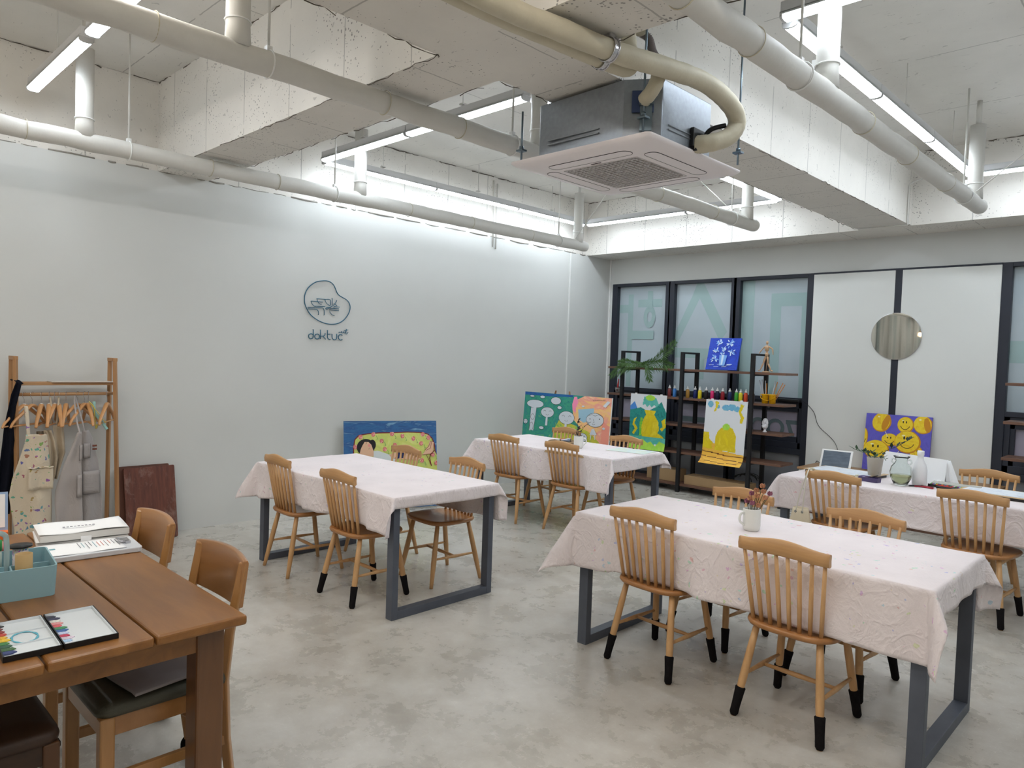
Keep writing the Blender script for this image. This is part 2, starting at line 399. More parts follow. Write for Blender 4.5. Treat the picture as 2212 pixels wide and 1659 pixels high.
window(4, 4.924, 5.80, lambda g: stroke(g, (4.924, 1.83), (5.8, 1.83), .22)); window(5, 5.965, 6.83, None)

# ================================================================== CEILING SERVICES
# LED battens: three loops of end-to-end battens hung on rods
def batten(label, p0, p1, group, z=3.4, neutral=False):
    p0, p1 = Vector((*p0, z)), Vector((*p1, z)); L = (p1-p0).length; a = math.atan2(p1.y-p0.y, p1.x-p0.x)
    t = thing('led_batten', label, 'light', tuple(p0), a, group)
    g = G(); g.box(0, L, -.033, .033, .02, .075); g.box(0, L, -.04, .04, .012, .022)
    g.build('housing', m_ledbody, t, bevel=.003)
    pr = [(-.036, .013), (-.036, -.004), (-.030, -.011), (-.014, -.015), (.014, -.015), (.030, -.011), (.036, -.004), (.036, .013)]
    g = G(); g.rings([[(x, a_, b_) for a_, b_ in pr] for x in (.014, L-.014)], 0, False)
    g.build('diffuser', m_led2 if neutral else m_led, t)
    for x in (0, L-.014):
        g = G(); g.rings([[(xx, a_*1.1, b_*1.1) for a_, b_ in pr] for xx in (x, x+.014)], 0, False); g.build('end_cap', m_ledcap, t)
    g = G()
    for s_ in (-1, 1): g.box(0, L, s_*.0385-.0015, s_*.0385+.0015, .006, .02)
    g.build('side_lip', m_ledbody, t)
    for x in (L*.5,):
        r = G().cyl((x, 0, .075), (x, 0, ZS-z), .0035, n=8).box(x-.02, x+.02, -.02, .02, .095, .105)
        r.build('suspension_rod', m_wrap, t)
    return t
A0, A1, B0, B1 = .25, 2.92, 3.487, 7.47
ys = [B0+.03, 4.874, 6.154, B1-.03]
gl = 'LED battens of the ceiling loop at the far left'
for i, (a, b) in enumerate(zip(ys, ys[1:])):
    batten('glowing LED batten parallel to the logo wall, ' + ['nearest', 'middle', 'farthest'][i] + ' of its row of three', (A0, a), (A0, b), gl)
for i, (a, b) in enumerate(((A0+.06, 1.59), (1.60, A1))):
    batten(['glowing LED batten crossing behind the middle ceiling pipe, left half of its run', 'glowing LED batten ending just left of the air conditioner, right half of its run'][i], (a, B0), (b, B0), gl)
for i, (a, b) in enumerate(((A0+.06, 1.80), (1.81, A1))):
    batten(['glowing LED batten nearest the back corner, by the left pipe end', 'glowing LED batten along the window wall beside the middle pipe end'][i], (a, B1), (b, B1), gl)
for i, (a, b) in enumerate(zip(ys, ys[1:])):
    batten(['short glowing glimpse of LED batten left of the air conditioner casing', 'LED batten hidden behind the air conditioner, middle of its row', 'glowing LED batten right below the air conditioner corner, meeting the window-wall run'][i], (A1+.02, a+.03), (A1+.02, b), gl)
gr = 'LED battens of the ceiling loop at the right'
XL = 4.73
for i, (a, b) in enumerate(zip([B0+.08, 4.907, 6.12], [4.90, 6.113, B1-.03])):
    batten('bright LED batten beside the right ceiling pipe, ' + ['nearest', 'middle', 'farthest'][i] + ' of its row of three', (XL, a), (XL, b), gr)
batten('LED batten cut by the top edge of the photo above the right pipe', (XL, B0), (6.0, B0), gr); batten('LED batten above the frame at upper right', (6.01, B0), (7.3, B0), gr)
batten('LED batten at the right edge, running along the window wall', (XL+.06, B1), (6.0, B1), gr); batten('LED batten outside the frame beyond the right edge run', (6.01, B1), (7.3, B1), gr)
for i, (a, b) in enumerate(zip(ys, ys[1:])): batten('LED batten of the far right row, outside the frame, number %s from the window wall' % ['three', 'two', 'one'][i], (7.34, a+.03), (7.34, b), gr)
g0 = 'LED battens at the upper left corner'
batten('glowing LED batten at the upper left corner with its end by the left pipe', (.30, 1.15), (1.56, 1.15), g0)
batten('glowing LED batten at the upper left, passing behind the middle pipe', (1.66, 1.15), (2.9, 1.15), g0)
g3 = 'LED battens behind the camera'
for i, (a, b) in enumerate((((2.96, -2.4), (2.96, -1.2)), ((2.96, -1.15), (2.96, .0)), ((2.96, .03), (2.96, 1.1)))): batten('LED batten above the desk end outside the frame, %s' % ['rear', 'middle', 'front'][i], a, b, g3, neutral=True)
for i, (a, b) in enumerate((((.3, -2.45), (1.6, -2.45)), ((1.64, -2.45), (2.94, -2.45)))): batten('LED batten over the wall behind the camera at left, %s' % ['first', 'second'][i], a, b, g3, neutral=True)
for i, (a, b) in enumerate((((4.73, .03), (4.73, 1.1)),)): batten('LED batten near the camera outside the frame, %s' % ['front left'][i], a, b, g3, neutral=True)
for a, b, l in (((4.8, 1.15), (6.1, 1.15), 'near left'), ((6.15, 1.15), (7.4, 1.15), 'near right'), ((4.8, -2.2), (6.1, -2.2), 'rear left, added to spread the light'), ((6.15, -2.2), (7.4, -2.2), 'rear right, added to spread the light')):  # rear pair is unseen, added to spread the light and ease hot spots
    batten('LED batten above and behind the camera, ' + l, a, b, g3, neutral=True)

# wrapped drain pipes with risers and rods
def drain(label, x, y1, risers, rods, z=2.985, y0=YR):
    t = thing('ceiling_pipe', label, 'pipe', (x, 0, z))
    rnd = random.Random(int(x*10)); pts = []; rs = []; y = y0
    while y < y1-.05:
        pts.append((rnd.uniform(-.004, .004), y, rnd.uniform(-.004, .004))); rs.append(.060+rnd.uniform(-.002, .002)); y += .13
    pts += [(0, y1-.04, 0), (0, y1-.008, 0), (0, y1, 0)]; rs += [.061, .056, .04]
    G().tube(pts, rs, 20).build('pipe_run', m_wrap, t)
    for ry in risers:
        g = G(); g.tube([(0, ry, .03), (0, ry, .12), (0, ry, .13), (0, ry, .62)], [.060, .056, .055, .056], 18); g.tube([(0, ry, .62), (0, ry, ZS-z)], .02, 8)
        g.build('riser', m_wrap, t)
        g = G(); g.tube([(.058*math.cos(k*PI/8), ry+.058*math.sin(k*PI/8), .15) for k in range(16)], .004, 6, closed=True); g.box(-.075, -.055, ry-.012, ry+.012, .13, .19)
        g.build('riser_clamp', m_white, t)
    for ry in rods:
        r = G().cyl((0, ry, .06), (0, ry, ZS-z), .007, n=8).build('hanger_rod', m_wrap, t)
        G().tube([(.066*math.cos(k*PI/10), ry, .066*math.sin(k*PI/10)) for k in range(20)], .004, 6, closed=True).box(-.014, .014, ry-.014, ry+.014, .055, .085).build('clamp', m_white, r)
    for by in [b for b in (1.0, 2.2, 2.75, 4.1, 4.9, 5.8) if b < y1]:
        G().tube([(.0635*math.cos(k*PI/12), by+rnd.uniform(-.1, .1)*0, .0635*math.sin(k*PI/12)) for k in range(24)], .0025, 5, closed=True).build('binding', m_wrapc, t)
    return t
gp = 'white wrapped pipes under the ceiling'
drain('left white wrapped pipe running along the logo wall under the beam', .822, 6.80, [1.34, 3.551, 6.64], [1.62, 3.289, 6.286])
drain('middle white wrapped pipe passing left of the air conditioner', 3.08, 6.63, [1.37, 3.45, 6.458], [1.523, 3.201, 6.15])
drain('right white wrapped pipe running beside the bright LED row', 4.94, 6.86, [3.564, 6.65], [3.24, 6.306, .9])
for o in [o for o in C.objects if o.name.startswith('ceiling_pipe')]: o['group'] = gp
# thin stay wires near the pipe ends
for lab, a, b in (('thin white stay rod slanting down to the left pipe end', (.9, 6.5, 3.04), (1.75, 6.35, 3.78)), ('thin white stay rod slanting down to the middle pipe end', (3.05, 6.3, 3.04), (2.3, 6.2, 3.78)), ('thin white stay rod slanting down to the right pipe end', (4.98, 6.5, 3.04), (5.9, 6.5, 3.79))):
    tag(G().cyl(a, b, .0045, n=6).build('stay_rod', m_wrap), lab, 'rod', 'stay rods at the pipe ends')
tag(G().tube([(-.002, 6.0, 3.75), (.012, 6.0, 3.70), (.012, 6.0, 2.95)], .008, 8).tube([(.012, 6.05, 3.72), (.012, 6.05, 2.93)], .008, 8).build('cable_conduit', m_wrap), 'pair of slim white cable conduits on the left wall beside the left pipe', 'conduit')
tag(G().tube(smooth_path([(4.149, 7.70, 3.05), (4.149, 7.70, 3.38), (4.16, 7.75, 3.47), (4.4, 7.845, 3.55), (4.9, 7.85, 3.56)]), .008, 8).tube([(4.149, 7.70, 3.05), (3.64, 7.70, 3.058)], .005, 6).build('cable_conduit', m_wrap), 'thin white cable bent around the beam at the right of the window wall', 'conduit')

# ---------------- ceiling cassette air conditioner
ac = thing('ceiling_air_conditioner', 'silver ceiling cassette air conditioner with grey square grille panel hung at top centre', 'air conditioner', (3.872, 3.36, 2.75))
oc = [(-.28, -.45), (.313, -.47), (.473, -.36), (.473, .12), (.28, .40), (-.28, .40), (-.44, .24), (-.44, -.27)]
g = G(); g.prism(oc, .005, .30)
g.build('casing', m_galv, ac, bevel=.006)
for z in (.055, .078):
    G().box(-.20, .16, -.475, -.455, z, z+.008).build('pressed_rib', m_galv, ac, bevel=.003)
    G().box(.468, .479, -.30, .08, z, z+.008).build('pressed_rib', m_galv, ac, bevel=.003)
p_ = M('ac_panel_grey', (240, 233, 234), .45)
def sq(h, r, z, n=6): return [(x, y, z) for x, y in rr(2*h, 2*h, r, n)]
g = G()
g.rings([sq(.485, .03, .005), sq(.485, .03, -.004), sq(.47, .04, -.018), sq(.40, .10, -.032), sq(.255, .05, -.034)], 0, True, False)
g.add(sq(.485, .03, .005), [tuple(range(28))])
g.build('front_panel', p_, ac)
g = G(); g.add([(-.255, -.255, -.012), (.255, -.255, -.012), (.255, .255, -.012), (-.255, .255, -.012)], [(0, 1, 2, 3)])
gi = g.build('intake', M('ac_dark', (16, 14, 14), .6), ac)
g = G(); k = 17
for i in range(k+1):
    c = -.255+.51*i/k
    g.box(c-.003, c+.003, -.255, .255, -.036, -.014); g.box(-.255, .255, c-.003, c+.003, -.037, -.015)
g.build('grille', M('ac_grille_grey', (205, 200, 200), .5), ac)
m_line = M('ac_seam', (60, 56, 56), .6)
for k in range(4):
    T = Matrix.Rotation(k*PI/2, 4, 'Z')
    g = G(); P = rr(.56, .085, .04, 6, 0, -.345)
    g.prism(P, -.034, -.0305, 0, T)
    lv = g.build('louver', p_, ac)
    G().tube([(T @ Vector((x, y, -.0335))) for x, y in P], .0018, 5, closed=True).build('louver_edge', m_line, lv)
g = G()
for i, x in enumerate([-.035, -.028, -.023, -.014, -.008, .0, .007, .014, .022, .029]): g.box(x, x+.003+.002*(i % 3), -.283, -.275, -.0365, -.034)
g.build('badge', m_line, ac)
T = Matrix.Translation((.41, -.41, .08)) @ Matrix.Rotation(R(36), 4, 'Z')
g = G(); g.box(-.03, .03, -.028, -.018, -.05, .075, 0, T); g.box(-.035, .035, -.05, -.018, .075, .085, 0, T); g.build('mount_bracket', m_zinc, ac)
for (x, y, n_) in ((.42, -.445, 1.05), (.50, .40, 1.05), (-.47, -.40, .319), (-.47, .36, .319)):
    g = G().cyl((x, y, .02), (x, y, n_), .006, n=8); g.cyl((x, y, .10), (x, y, .115), .014, n=6).box(x-.025, x+.025, y-.02, y+.02, .085, .095)
    g.build('suspension_rod', m_zinc, ac)
g = G().box(.474, .498, -.09, .03, .02, .12); g.box(.474, .505, -.07, .01, .0, .03); g.build('valve_box', m_black, ac, bevel=.004)
g = G(); T = Matrix.Translation((.393, -.425, .18)) @ Matrix.Rotation(R(36), 4, 'Z')
g.box(-.05, .06, -.012, 0, -.055, .055, 0, T); g.build('drain_plate', M('blue_steel', (70, 84, 120), .4, .5), ac, bevel=.003)
# insulated pipes
def wrapped(name, label, pts, r, mat, seed=1, cat='pipe'):
    P = smooth_path(pts, 8); rnd = random.Random(seed)
    return tag(G().tube(P, [r*(1+rnd.uniform(-.035, .035)) for _ in P], 16).build(name, mat), label, cat)
wrapped('insulated_pipe', 'thick cream wrapped refrigerant pipe looping around the right of the air conditioner', [(4.33, -3.2, 3.0), (4.33, .5, 3.0), (4.33, 1.8, 3.0), (4.368, 2.146, 3.0), (4.419, 2.52, 3.0), (4.45, 2.85, 3.03), (4.48, 3.17, 3.045), (4.50, 3.40, 2.995), (4.50, 3.49, 2.92), (4.475, 3.45, 2.84), (4.42, 3.36, 2.795), (4.35, 3.32, 2.79)], .047, m_wrapc, 2)
wrapped('insulated_pipe', 'thinner cream wrapped pipe under the beam, left of the thick looping one', [(4.235, -3.2, 3.0), (4.235, .5, 3.0), (4.25, 1.75, 3.0), (4.28, 2.186, 3.0), (4.31, 2.50, 3.0), (4.335, 2.68, 3.0), (4.33, 2.75, 3.05), (4.30, 2.76, 3.15), (4.28, 2.77, 3.27), (4.27, 2.85, 3.31), (4.25, 2.93, 3.29)], .036, m_wrapc, 3)
tag(G().tube(smooth_path([(4.25, 2.93, 3.275), (4.275, 2.96, 3.25), (4.31, 2.95, 3.17), (4.36, 2.94, 3.10), (4.375, 2.92, 3.04)], 14), [(.022 if i % 2 else .018) for i in range(57)], 12).build('drain_hose', M('grey_hose', (120, 112, 110), .5)), 'grey corrugated drain hose above the air conditioner', 'hose')
wrapped('insulated_pipe', 'short cream wrapped elbow entering the air conditioner corner', [(4.375, 2.92, 3.05), (4.37, 2.90, 2.99), (4.34, 2.90, 2.95), (4.29, 2.92, 2.93)], .036, m_wrapc, 5)
tag(G().tube(smooth_path([(4.35, 3.38, 2.80), (4.40, 3.38, 2.87), (4.46, 3.44, 2.90)]), .013, 10).build('power_cable', m_black), 'black cable curving into the right side of the air conditioner', 'cable')
for i, (x, y, z, r, l) in enumerate(((4.41, 2.46, 3.0, .05, 'bright zinc pipe clamp around the thick cream pipe'), (4.318, 2.53, 3.0, .039, 'bright zinc pipe clamp around the thinner cream pipe'))):
    g = G(); d = Vector((.12, 1, 0)).normalized(); n = Vector((1, -.12, 0)).normalized()
    for o in (-.014, .014):
        g.tube([Vector((x, y, z))+d*o+(n*math.cos(k*PI/12)+Vector((0, 0, 1))*math.sin(k*PI/12))*(r+.003) for k in range(24)], .004, 6, closed=True)
    g.rings([[Vector((x, y, z))+d*o+(n*math.cos(k*PI/12)+Vector((0, 0, 1))*math.sin(k*PI/12))*(r+.002) for k in range(24)] for o in (-.016, .016)], 0, True, False)
    g.cyl((x, y, z+r), (x, y, ZW), .006, n=8).box(x-.02, x+.02, y-.018, y+.018, z+r, z+r+.014)
    tag(g.build('pipe_clamp', m_chrome), l, 'clamp')
# dark chalky crack lines where slab and beams meet
m_crk = M('joint_crack', (96, 88, 78), .95)
def crack(a, b, seed, r0=.0045):
    rnd = random.Random(seed); a, b = Vector(a), Vector(b); L = (b-a).length; d = (b-a)/L; s_ = 0; g = G()
    while s_ < L-.1:
        n_ = rnd.randint(4, 10); P = []
        for k in range(n_): P.append(a+d*min(L, s_+k*.05)+Vector((rnd.uniform(-.008, .008), rnd.uniform(-.008, .008), rnd.uniform(-.012, .003))))
        g.tube(P, [r0*rnd.uniform(.4, 1.3) for _ in P], 5); s_ += n_*.05+rnd.uniform(0, .25)
    return g
k_ = 5
for a, b in (((0, YR+.5, ZS), (0, Y1, ZS)), ((0, Y1, ZS), (XA, Y1, ZS)), ((0, Y2, ZS), (0, YB, ZS)), ((0, YB, ZS), (XA, YB, ZS)), ((XB, Y2, ZS), (XB, YB, ZS)), ((XB, YB, ZS), (8.8, YB, ZS)),
             ((.2, Y1, ZW), (XA, Y1, ZW)), ((.1, Y2, ZW), (XA, Y2, ZW)), ((XA, Y2, ZW), (XA, 7.8, ZW)), ((XB, Y2, ZW), (XB, 7.8, ZW)), ((XA, -1, ZW), (XA, Y1, ZW)), ((XB, Y2, ZW), (8, Y2, ZW))):
    k_ += 1; struct(crack(a, b, k_, .0045 if a[2] > 3.5 else .0025).build('trim_%d' % k_, m_crk))

# ================================================================== WORK TABLES AND CLOTHS
def table(label, x0, x1, y0, y1, group='steel framed work tables under pink cloths'):
    cx, cy = (x0+x1)/2, (y0+y1)/2; w, d = x1-x0, y1-y0
    t = thing('work_table', label, 'table', (cx, cy, 0), 0, group)
    G().box(-w/2, w/2, -d/2, d/2, .725, .748).build('tabletop', m_ply, t, bevel=.003)
    for s in (-1, 1):
        a, b = sorted((s*(w/2-.075), s*(w/2-.015))); g = G(); e = d/2-.02
        g.box(a, b, -e, -e+.045, 0, .725).box(a, b, e-.045, e, 0, .725).box(a, b, -e+.045, e-.045, 0, .05).box(a, b, -e+.045, e-.045, .68, .725)
        g.build('leg_frame', m_steel, t, bevel=.002)
    return t
def cloth(label, x0, x1, y0, y1, over, seed, mat, near=(), far=(), z=.752, uneven=.012, n=(130, 84)):
    """over = (left, right, near, far) overhang; the corners fall in pointed folds"""
    L, Rr, Nn, F = over; rnd = random.Random(seed); ph = [rnd.uniform(0, 6.28) for _ in range(12)]
    grid = []; fl = rnd.uniform(-1, 1)
    for j in range(n[1]+1):
        row = []
        for i in range(n[0]+1):
            s, t_ = i/n[0], j/n[1]
            dn = Nn*(1-.0)+uneven*math.sin(s*5+ph[0])+.03*fl*(s-.5); df = F+uneven*math.sin(s*6+ph[1])
            dl = L+uneven*math.sin(t_*4+ph[2]); dr = Rr+uneven*.7*math.sin(t_*5+ph[3])
            x = (x0-dl)+((x1+dr)-(x0-dl))*s; y = (y0-dn)+((y1+df)-(y0-dn))*t_
            ox = max(x0-x, x-x1, 0); oy = max(y0-y, y-y1, 0); cx = min(max(x, x0), x1); cy = min(max(y, y0), y1)
            sx = -1 if x < x0 else 1; sy = -1 if y < y0 else 1; rho = math.hypot(ox, oy)
            nz = mnoise.noise(Vector((x*3.1, y*3.1, seed)))*.5+mnoise.noise(Vector((x*9, y*9, seed+5)))*.25
            if rho == 0:
                row.append((x, y, z+.0008+.0012*max(-.5, nz))); continue
            th = math.atan2(oy, ox); dg = math.sin(2*th)
            if ox > 0 and oy > 0:
                al = R(4)+R(27)*dg**1.3
                ux, uy = math.cos(th), math.sin(th)
                wv = 0
            else:
                al = R(1.5); ux, uy = (1, 0) if ox > 0 else (0, 1)
                wv = .010*math.sin((y if ox > 0 else x)*9+ph[4]+nz*3)+.006*math.sin((y if ox > 0 else x)*23+ph[5])
            h = .006+rho*math.sin(al)+(wv+nz*.03)*min(1, rho/.25)
            rb = .012
            zz = z-rho*math.cos(al) if rho > rb else z-rho*rho/(2*rb)
            X, Y = cx+sx*ux*h, cy+sy*uy*h
            if oy > 0 and ox == 0:
                for lst, sd in ((near, -1), (far, 1)):
                    if sd != sy: continue
                    for xc, yc in lst:
                        d_ = abs(X-xc); wt = 1-min(1, max(0, (d_-.19)/.12)); wt = wt*wt*(3-2*wt)
                        if wt <= 0: continue
                        lim = yc+sd*(.155+.06*max(0, (zz-.44))/.34)-sd*.024
                        if (Y-lim)*sd > 0: Y = Y+(lim-Y)*wt
                        if d_ < .235: zz = max(zz, .4585)
            row.append((X, Y, zz+.002))
        grid.append(row)
    g = G().sheet(grid)
    return tag(g.build('tablecloth', mat, solid=.0018), label, 'tablecloth', 'pink paint-stained tablecloths')
m_c1 = splat('cloth_pink_a', (236, 226, 227), .36, 30, .5, .72, .95, .6, thr=.48)
m_c2 = splat('cloth_pink_b', (236, 226, 227), .32, 34, .45, .62, .95, .5, thr=.50)
m_c3 = splat('cloth_pink_c', (236, 226, 227), .30, 34, .6, .5, .95, .5, thr=.56)
m_c4 = splat('cloth_pink_d', (236, 226, 227), .34, 22, .6, .7, .95, .5, thr=.57)
T1 = (3.866, 5.669, 3.039, 3.864); T2 = (1.226, 2.951, 2.43, 3.306); T3 = (.936, 2.684, 4.953, 5.766); T4 = (3.973, 5.77, 5.424, 6.216)
table('grey steel table at the front right with black-socked chairs', *T1)
table('grey steel table at the left, its open leg frame nearest the wooden desk', *T2)
table('grey steel table at the back left in front of the children painting', *T3)
table('grey steel table at the back right by the balloon painting', *T4)
cloth('pale pink cloth with blue paint flecks on the front right table', *T1, (.28, .13, .300, .27), 3, m_c1, ((4.338, 3.207), (5.106, 3.152)), ((4.35, 3.80), (5.085, 3.745)))
cloth('pale pink cloth with cross creases on the left table', *T2, (.17, .075, .245, .27), 8, m_c2, ((1.62, 2.605), (2.406, 2.605)), ((1.65, 3.285), (2.44, 3.245)))
cloth('pale pink cloth with green and brown specks on the back left table', *T3, (.20, .115, .30, .16), 5, m_c3, ((1.43, 5.085), (2.14, 5.14)), ((1.29, 5.77), (2.15, 5.685)))
cloth('pale pink cloth with yellow stains on the back right table', *T4, (.16, .20, .25, .20), 12, m_c4, ((4.46, 5.50), (5.345, 5.475)), ((5.155, 6.31),))

# ================================================================== SPINDLE BACK CHAIRS
def seat_outline(n=40):
    out = []
    for k in range(n):
        a = 2*PI*k/n; c, s_ = math.cos(a), math.sin(a); e = 2/3.6
        x = .215*math.copysign(abs(c)**e, c); y = .205*math.copysign(abs(s_)**e, s_)
        x *= 1.0+.04*(y/.2)
        out.append((x, y+.005))
    return out
def make_chair(socks):
    t = thing('spindle_chair', '', 'chair')
    so = seat_outline(); P = lambda sc, z, dz=0: [(x*sc, y*sc, z) for x, y in so]
    g = G().rings([P(.86, .418), P(.97, .428), P(1, .440), P(.985, .450), P(.95, .453), P(.80, .449), P(.5, .443), P(.15, .442)])
    g.build('seat', m_seat, t)
    legs = [(-.20, -.215, -.145, -.13), (.20, -.215, .145, -.13), (-.195, .215, -.145, .14), (.195, .215, .145, .14)]
    def pt(l, z): f = z/.425; return Vector((l[0]+(l[2]-l[0])*f, l[1]+(l[3]-l[1])*f, z))
    for l in legs:
        g = G().tube([pt(l, z) for z in (.0, .06, .17, .30, .425)], [.0125, .0145, .0185, .0175, .0145], 14)
        lg = g.build('leg', m_chair, t)
        if socks:
            q = G().tube([pt(l, z) for z in (.001, .012, .05, .10, .128, .132)], [.013, .0195, .0195, .0215, .0235, .019], 14)
            q.build('leg_sock', m_sock, lg)
    g = G()
    for a, b in ((0, 2), (1, 3)):
        A_, B_ = pt(legs[a], .19), pt(legs[b], .19); Mm = (A_+B_)/2
        g = G().tube([A_, A_*.7+B_*.3, Mm, A_*.3+B_*.7, B_], [.007, .010, .0125, .010, .007], 10); g.build('stretcher', m_chair, t)
    A_, B_ = (pt(legs[0], .19)+pt(legs[2], .19))/2, (pt(legs[1], .19)+pt(legs[3], .19))/2
    G().tube([A_, A_*.5+B_*.5, B_], [.008, .0125, .008], 10).build('stretcher', m_chairx, t)
    n = 8
    for i in range(n):
        u = i/(n-1)*2-1
        b0 = Vector((.155*u, -.165+.018*u*u, .442)); b1 = Vector((.184*u, -.228+.014*u*u, .80))
        G().tube([b0, b0*.65+b1*.35, b1], [.0092, .0102, .0085], 10).build('spindle', m_chair, t)
    rg = []
    for k in range(21):
        u = k/20*2-1; x = .206*u; y = -.232+.016*u*u; top = .836+.024*(math.cos(u*PI)+1)/2; bot = .784+.004*math.cos(u*PI); th = .011
        rg.append([(x, y-th, bot+.004), (x, y-th-.004, (top+bot)/2), (x, y-th+.001, top-.006), (x, y-.004, top), (x, y+.005, top), (x, y+th, top-.006), (x, y+th-.002, (top+bot)/2), (x, y+th, bot+.004), (x, y+.004, bot), (x, y-.006, bot)])
    G().rings(rg, 0, True).build('crest_rail', m_chairx, t)
    return t
c_sock, c_bare = make_chair(True), make_chair(False); used = set()
def chair(label, x, y, deg, socks, group, name=None):
    p = c_sock if socks else c_bare
    o = p if id(p) not in used else copy_tree(p)
    used.add(id(p)); o.location = (x, y, 0); o.rotation_euler = (0, 0, R(deg)); o['label'] = label; o['group'] = group; return o
ga = 'spindle-back chairs at the front right table'; gb = 'spindle-back chairs at the left table'; gc = 'spindle-back chairs at the back left table'; gd = 'spindle-back chairs at the back right table'
chair('left black-socked oak spindle chair on the near side of the front right table', 4.338, 3.212, -3, True, ga)
chair('oak spindle chair closest to the camera, black leg socks, at the front right table', 5.106, 3.156, -1.5, True, ga)
chair('oak spindle chair behind the mug of dried roses on the front right table', 4.35, 3.80, 175, True, ga)
chair('right oak spindle chair on the far side of the front right table', 5.085, 3.742, 175.5, True, ga)
chair('bare-legged oak spindle chair on the near side of the left table, left end', 1.62, 2.61, -4, False, gb)
chair('oak spindle chair with black leg socks at the near side of the left table', 2.406, 2.608, -1, True, gb)
chair('oak spindle chair in front of the sofa painting, behind the left table', 1.65, 3.285, 176.5, False, gb)
chair('oak spindle chair whose glossy seat shows beneath the left table, far side', 2.44, 3.245, 176, False, gb)
chair('oak spindle chair on the near side of the back left table, left one', 1.43, 5.09, 0, False, gc)
chair('oak spindle chair on the near side of the back left table, right one', 2.14, 5.145, -2, False, gc)
chair('oak spindle chair half hidden by the mug of dark leaves, back left table', 1.29, 5.77, 178, False, gc)
chair('oak spindle chair in front of the teal and yellow hanging paper', 2.15, 5.68, 177, False, gc)
chair('oak spindle chair with the canvas bag hung on its crest', 4.46, 5.505, -6, False, gd)
chair('black-socked oak spindle chair at the right edge, near side of the back right table', 5.345, 5.48, -5, True, gd)
chair('oak spindle chair behind the drawing board, far side of the back right table', 5.155, 6.31, 175, False, gd)

# ================================================================== WOODEN DESK AND ITS CHAIRS
m_desk = wood('desk_walnut', (112, 70, 30), (156, 106, 52), 'X', .36, 14, .08, 2.0)
m_deskz = wood('desk_walnut_leg', (86, 52, 26), (122, 82, 46), 'Z', .3, 16, .3, 2.0)
dk = thing('wooden_desk', 'brown plank-topped wooden desk in the left foreground', 'desk', (3.4, .45, 0))
for i, (a, b) in enumerate(((.203, .485), (-.080, .196), (-.363, -.087))):
    G().box(-.82, .79, a, b, .712, .745).build('top_plank', m_desk, dk, bevel=.009, seg=3)
G().box(-.74, .72, .36, .385, .635, .711).box(-.74, .72, -.265, -.24, .635, .711).box(.70, .725, -.26, .38, .635, .711).box(-.745, -.72, -.26, .38, .635, .711).build('apron_frame', m_desk, dk, bevel=.002)
for x in (.645, -.77):
    for y in (.345, -.29): G().box(x, x+.09, y, y+.09, 0, .711).build('leg', m_deskz, dk, bevel=.008)
m_dc = wood('beech_varnished', (150, 104, 58), (184, 136, 84), 'Z', .32, 18, .3)
m_dcx = wood('beech_varnished_across', (146, 98, 54), (178, 128, 78), 'X', .3, 14, .35)
m_darkz = wood('dark_walnut_leg', (70, 44, 26), (100, 66, 40), 'Z', .5, 16); m_darkx = wood('dark_walnut', (52, 33, 21), (78, 52, 34), 'X', .5, 14)
m_olive = M('olive_leatherette', (74, 72, 60), .45, bmp=.2, bscale=200)
m_ballk = M('black_felt_ball', (16, 16, 18), .95, bmp=.6, bscale=150, spec=.1)
def desk_chair(label, x, y, deg, dark=False):
    """faces +y locally"""
    mz, mx = (m_darkz, m_darkx) if dark else (m_dc, m_dcx)
    t = thing('dining_chair', label, 'chair', (x, y, 0), R(deg), 'wooden chairs around the desk')
    for s in (-1, 1):
        G().box(s*.19-.022, s*.19+.022, .165, .21, .0, .43).build('leg', mz, t, bevel=.006)
        pts = [(s*.185, -.235, 0), (s*.185, -.205, .22), (s*.185, -.195, .43), (s*.185, -.215, .60), (s*.185, -.262, .845)]
        G().tube(pts, [.020, .023, .024, .022, .020], 4, sm=False, flat=1.25).build('rear_post', mz, t, bevel=.007)
        G().box(s*.19-.011, s*.19+.011, -.2, .17, .20, .235).build('stretcher', mz, t, bevel=.003)
        if not dark:
            for yy in (-.235, .19): G().ball((s*.185, yy, .036), (.040, .040, .036), 14).build('foot_ball', m_ballk, t)
    G().tube(smooth_path([(-.19, -.205, .17), (0, -.235, .17), (.19, -.205, .17)], 5), .015, 4, sm=False, flat=1.2).build('stretcher', mx, t, bevel=.003)
    G().box(-.205, .205, .17, .205, .365, .43).box(-.205, -.18, -.19, .18, .365, .43).box(.18, .205, -.19, .18, .365, .43).box(-.19, .19, -.205, -.18, .365, .43).build('seat_rail', mx, t, bevel=.004)
    so = rr(.43, .43, .05, 5)
    Q = lambda sc, z: [(x*sc, y*sc, z) for x, y in so]
    G().rings([Q(1, .431), Q(1.01, .445), Q(.985, .462), Q(.9, .472), Q(.5, .478), Q(.1, .479)]).build('seat_cushion', mx if dark else m_olive, t)
    rg = []
    for k in range(17):
        u = k/16*2-1; x = .205*u; y = -.262-.028*(1-u*u)-.0*abs(u); th = .011; o = .012*(1-u*u)
        rg.append([(x, y-th+.02, .685-o), (x, y-th, .84+o*.8), (x, y-th+.004, .852+o), (x, y+th, .852+o), (x, y+th+.004, .84+o*.8), (x, y+th+.02, .685-o)])
    G().rings(rg, 0, True).build('back_panel', mx, t, bevel=.003)
    return t
desk_chair('varnished beech chair with olive seat, tucked under the desk near its corner', 3.755, .775, 180)
desk_chair('varnished beech chair with curved back, farther one behind the desk, by the brown boards', 3.04, .79, 180)
desk_chair('dark brown wooden chair at the bottom left corner, under the desk', 3.80, .235, 0, True)
g = G(); gr_ = []
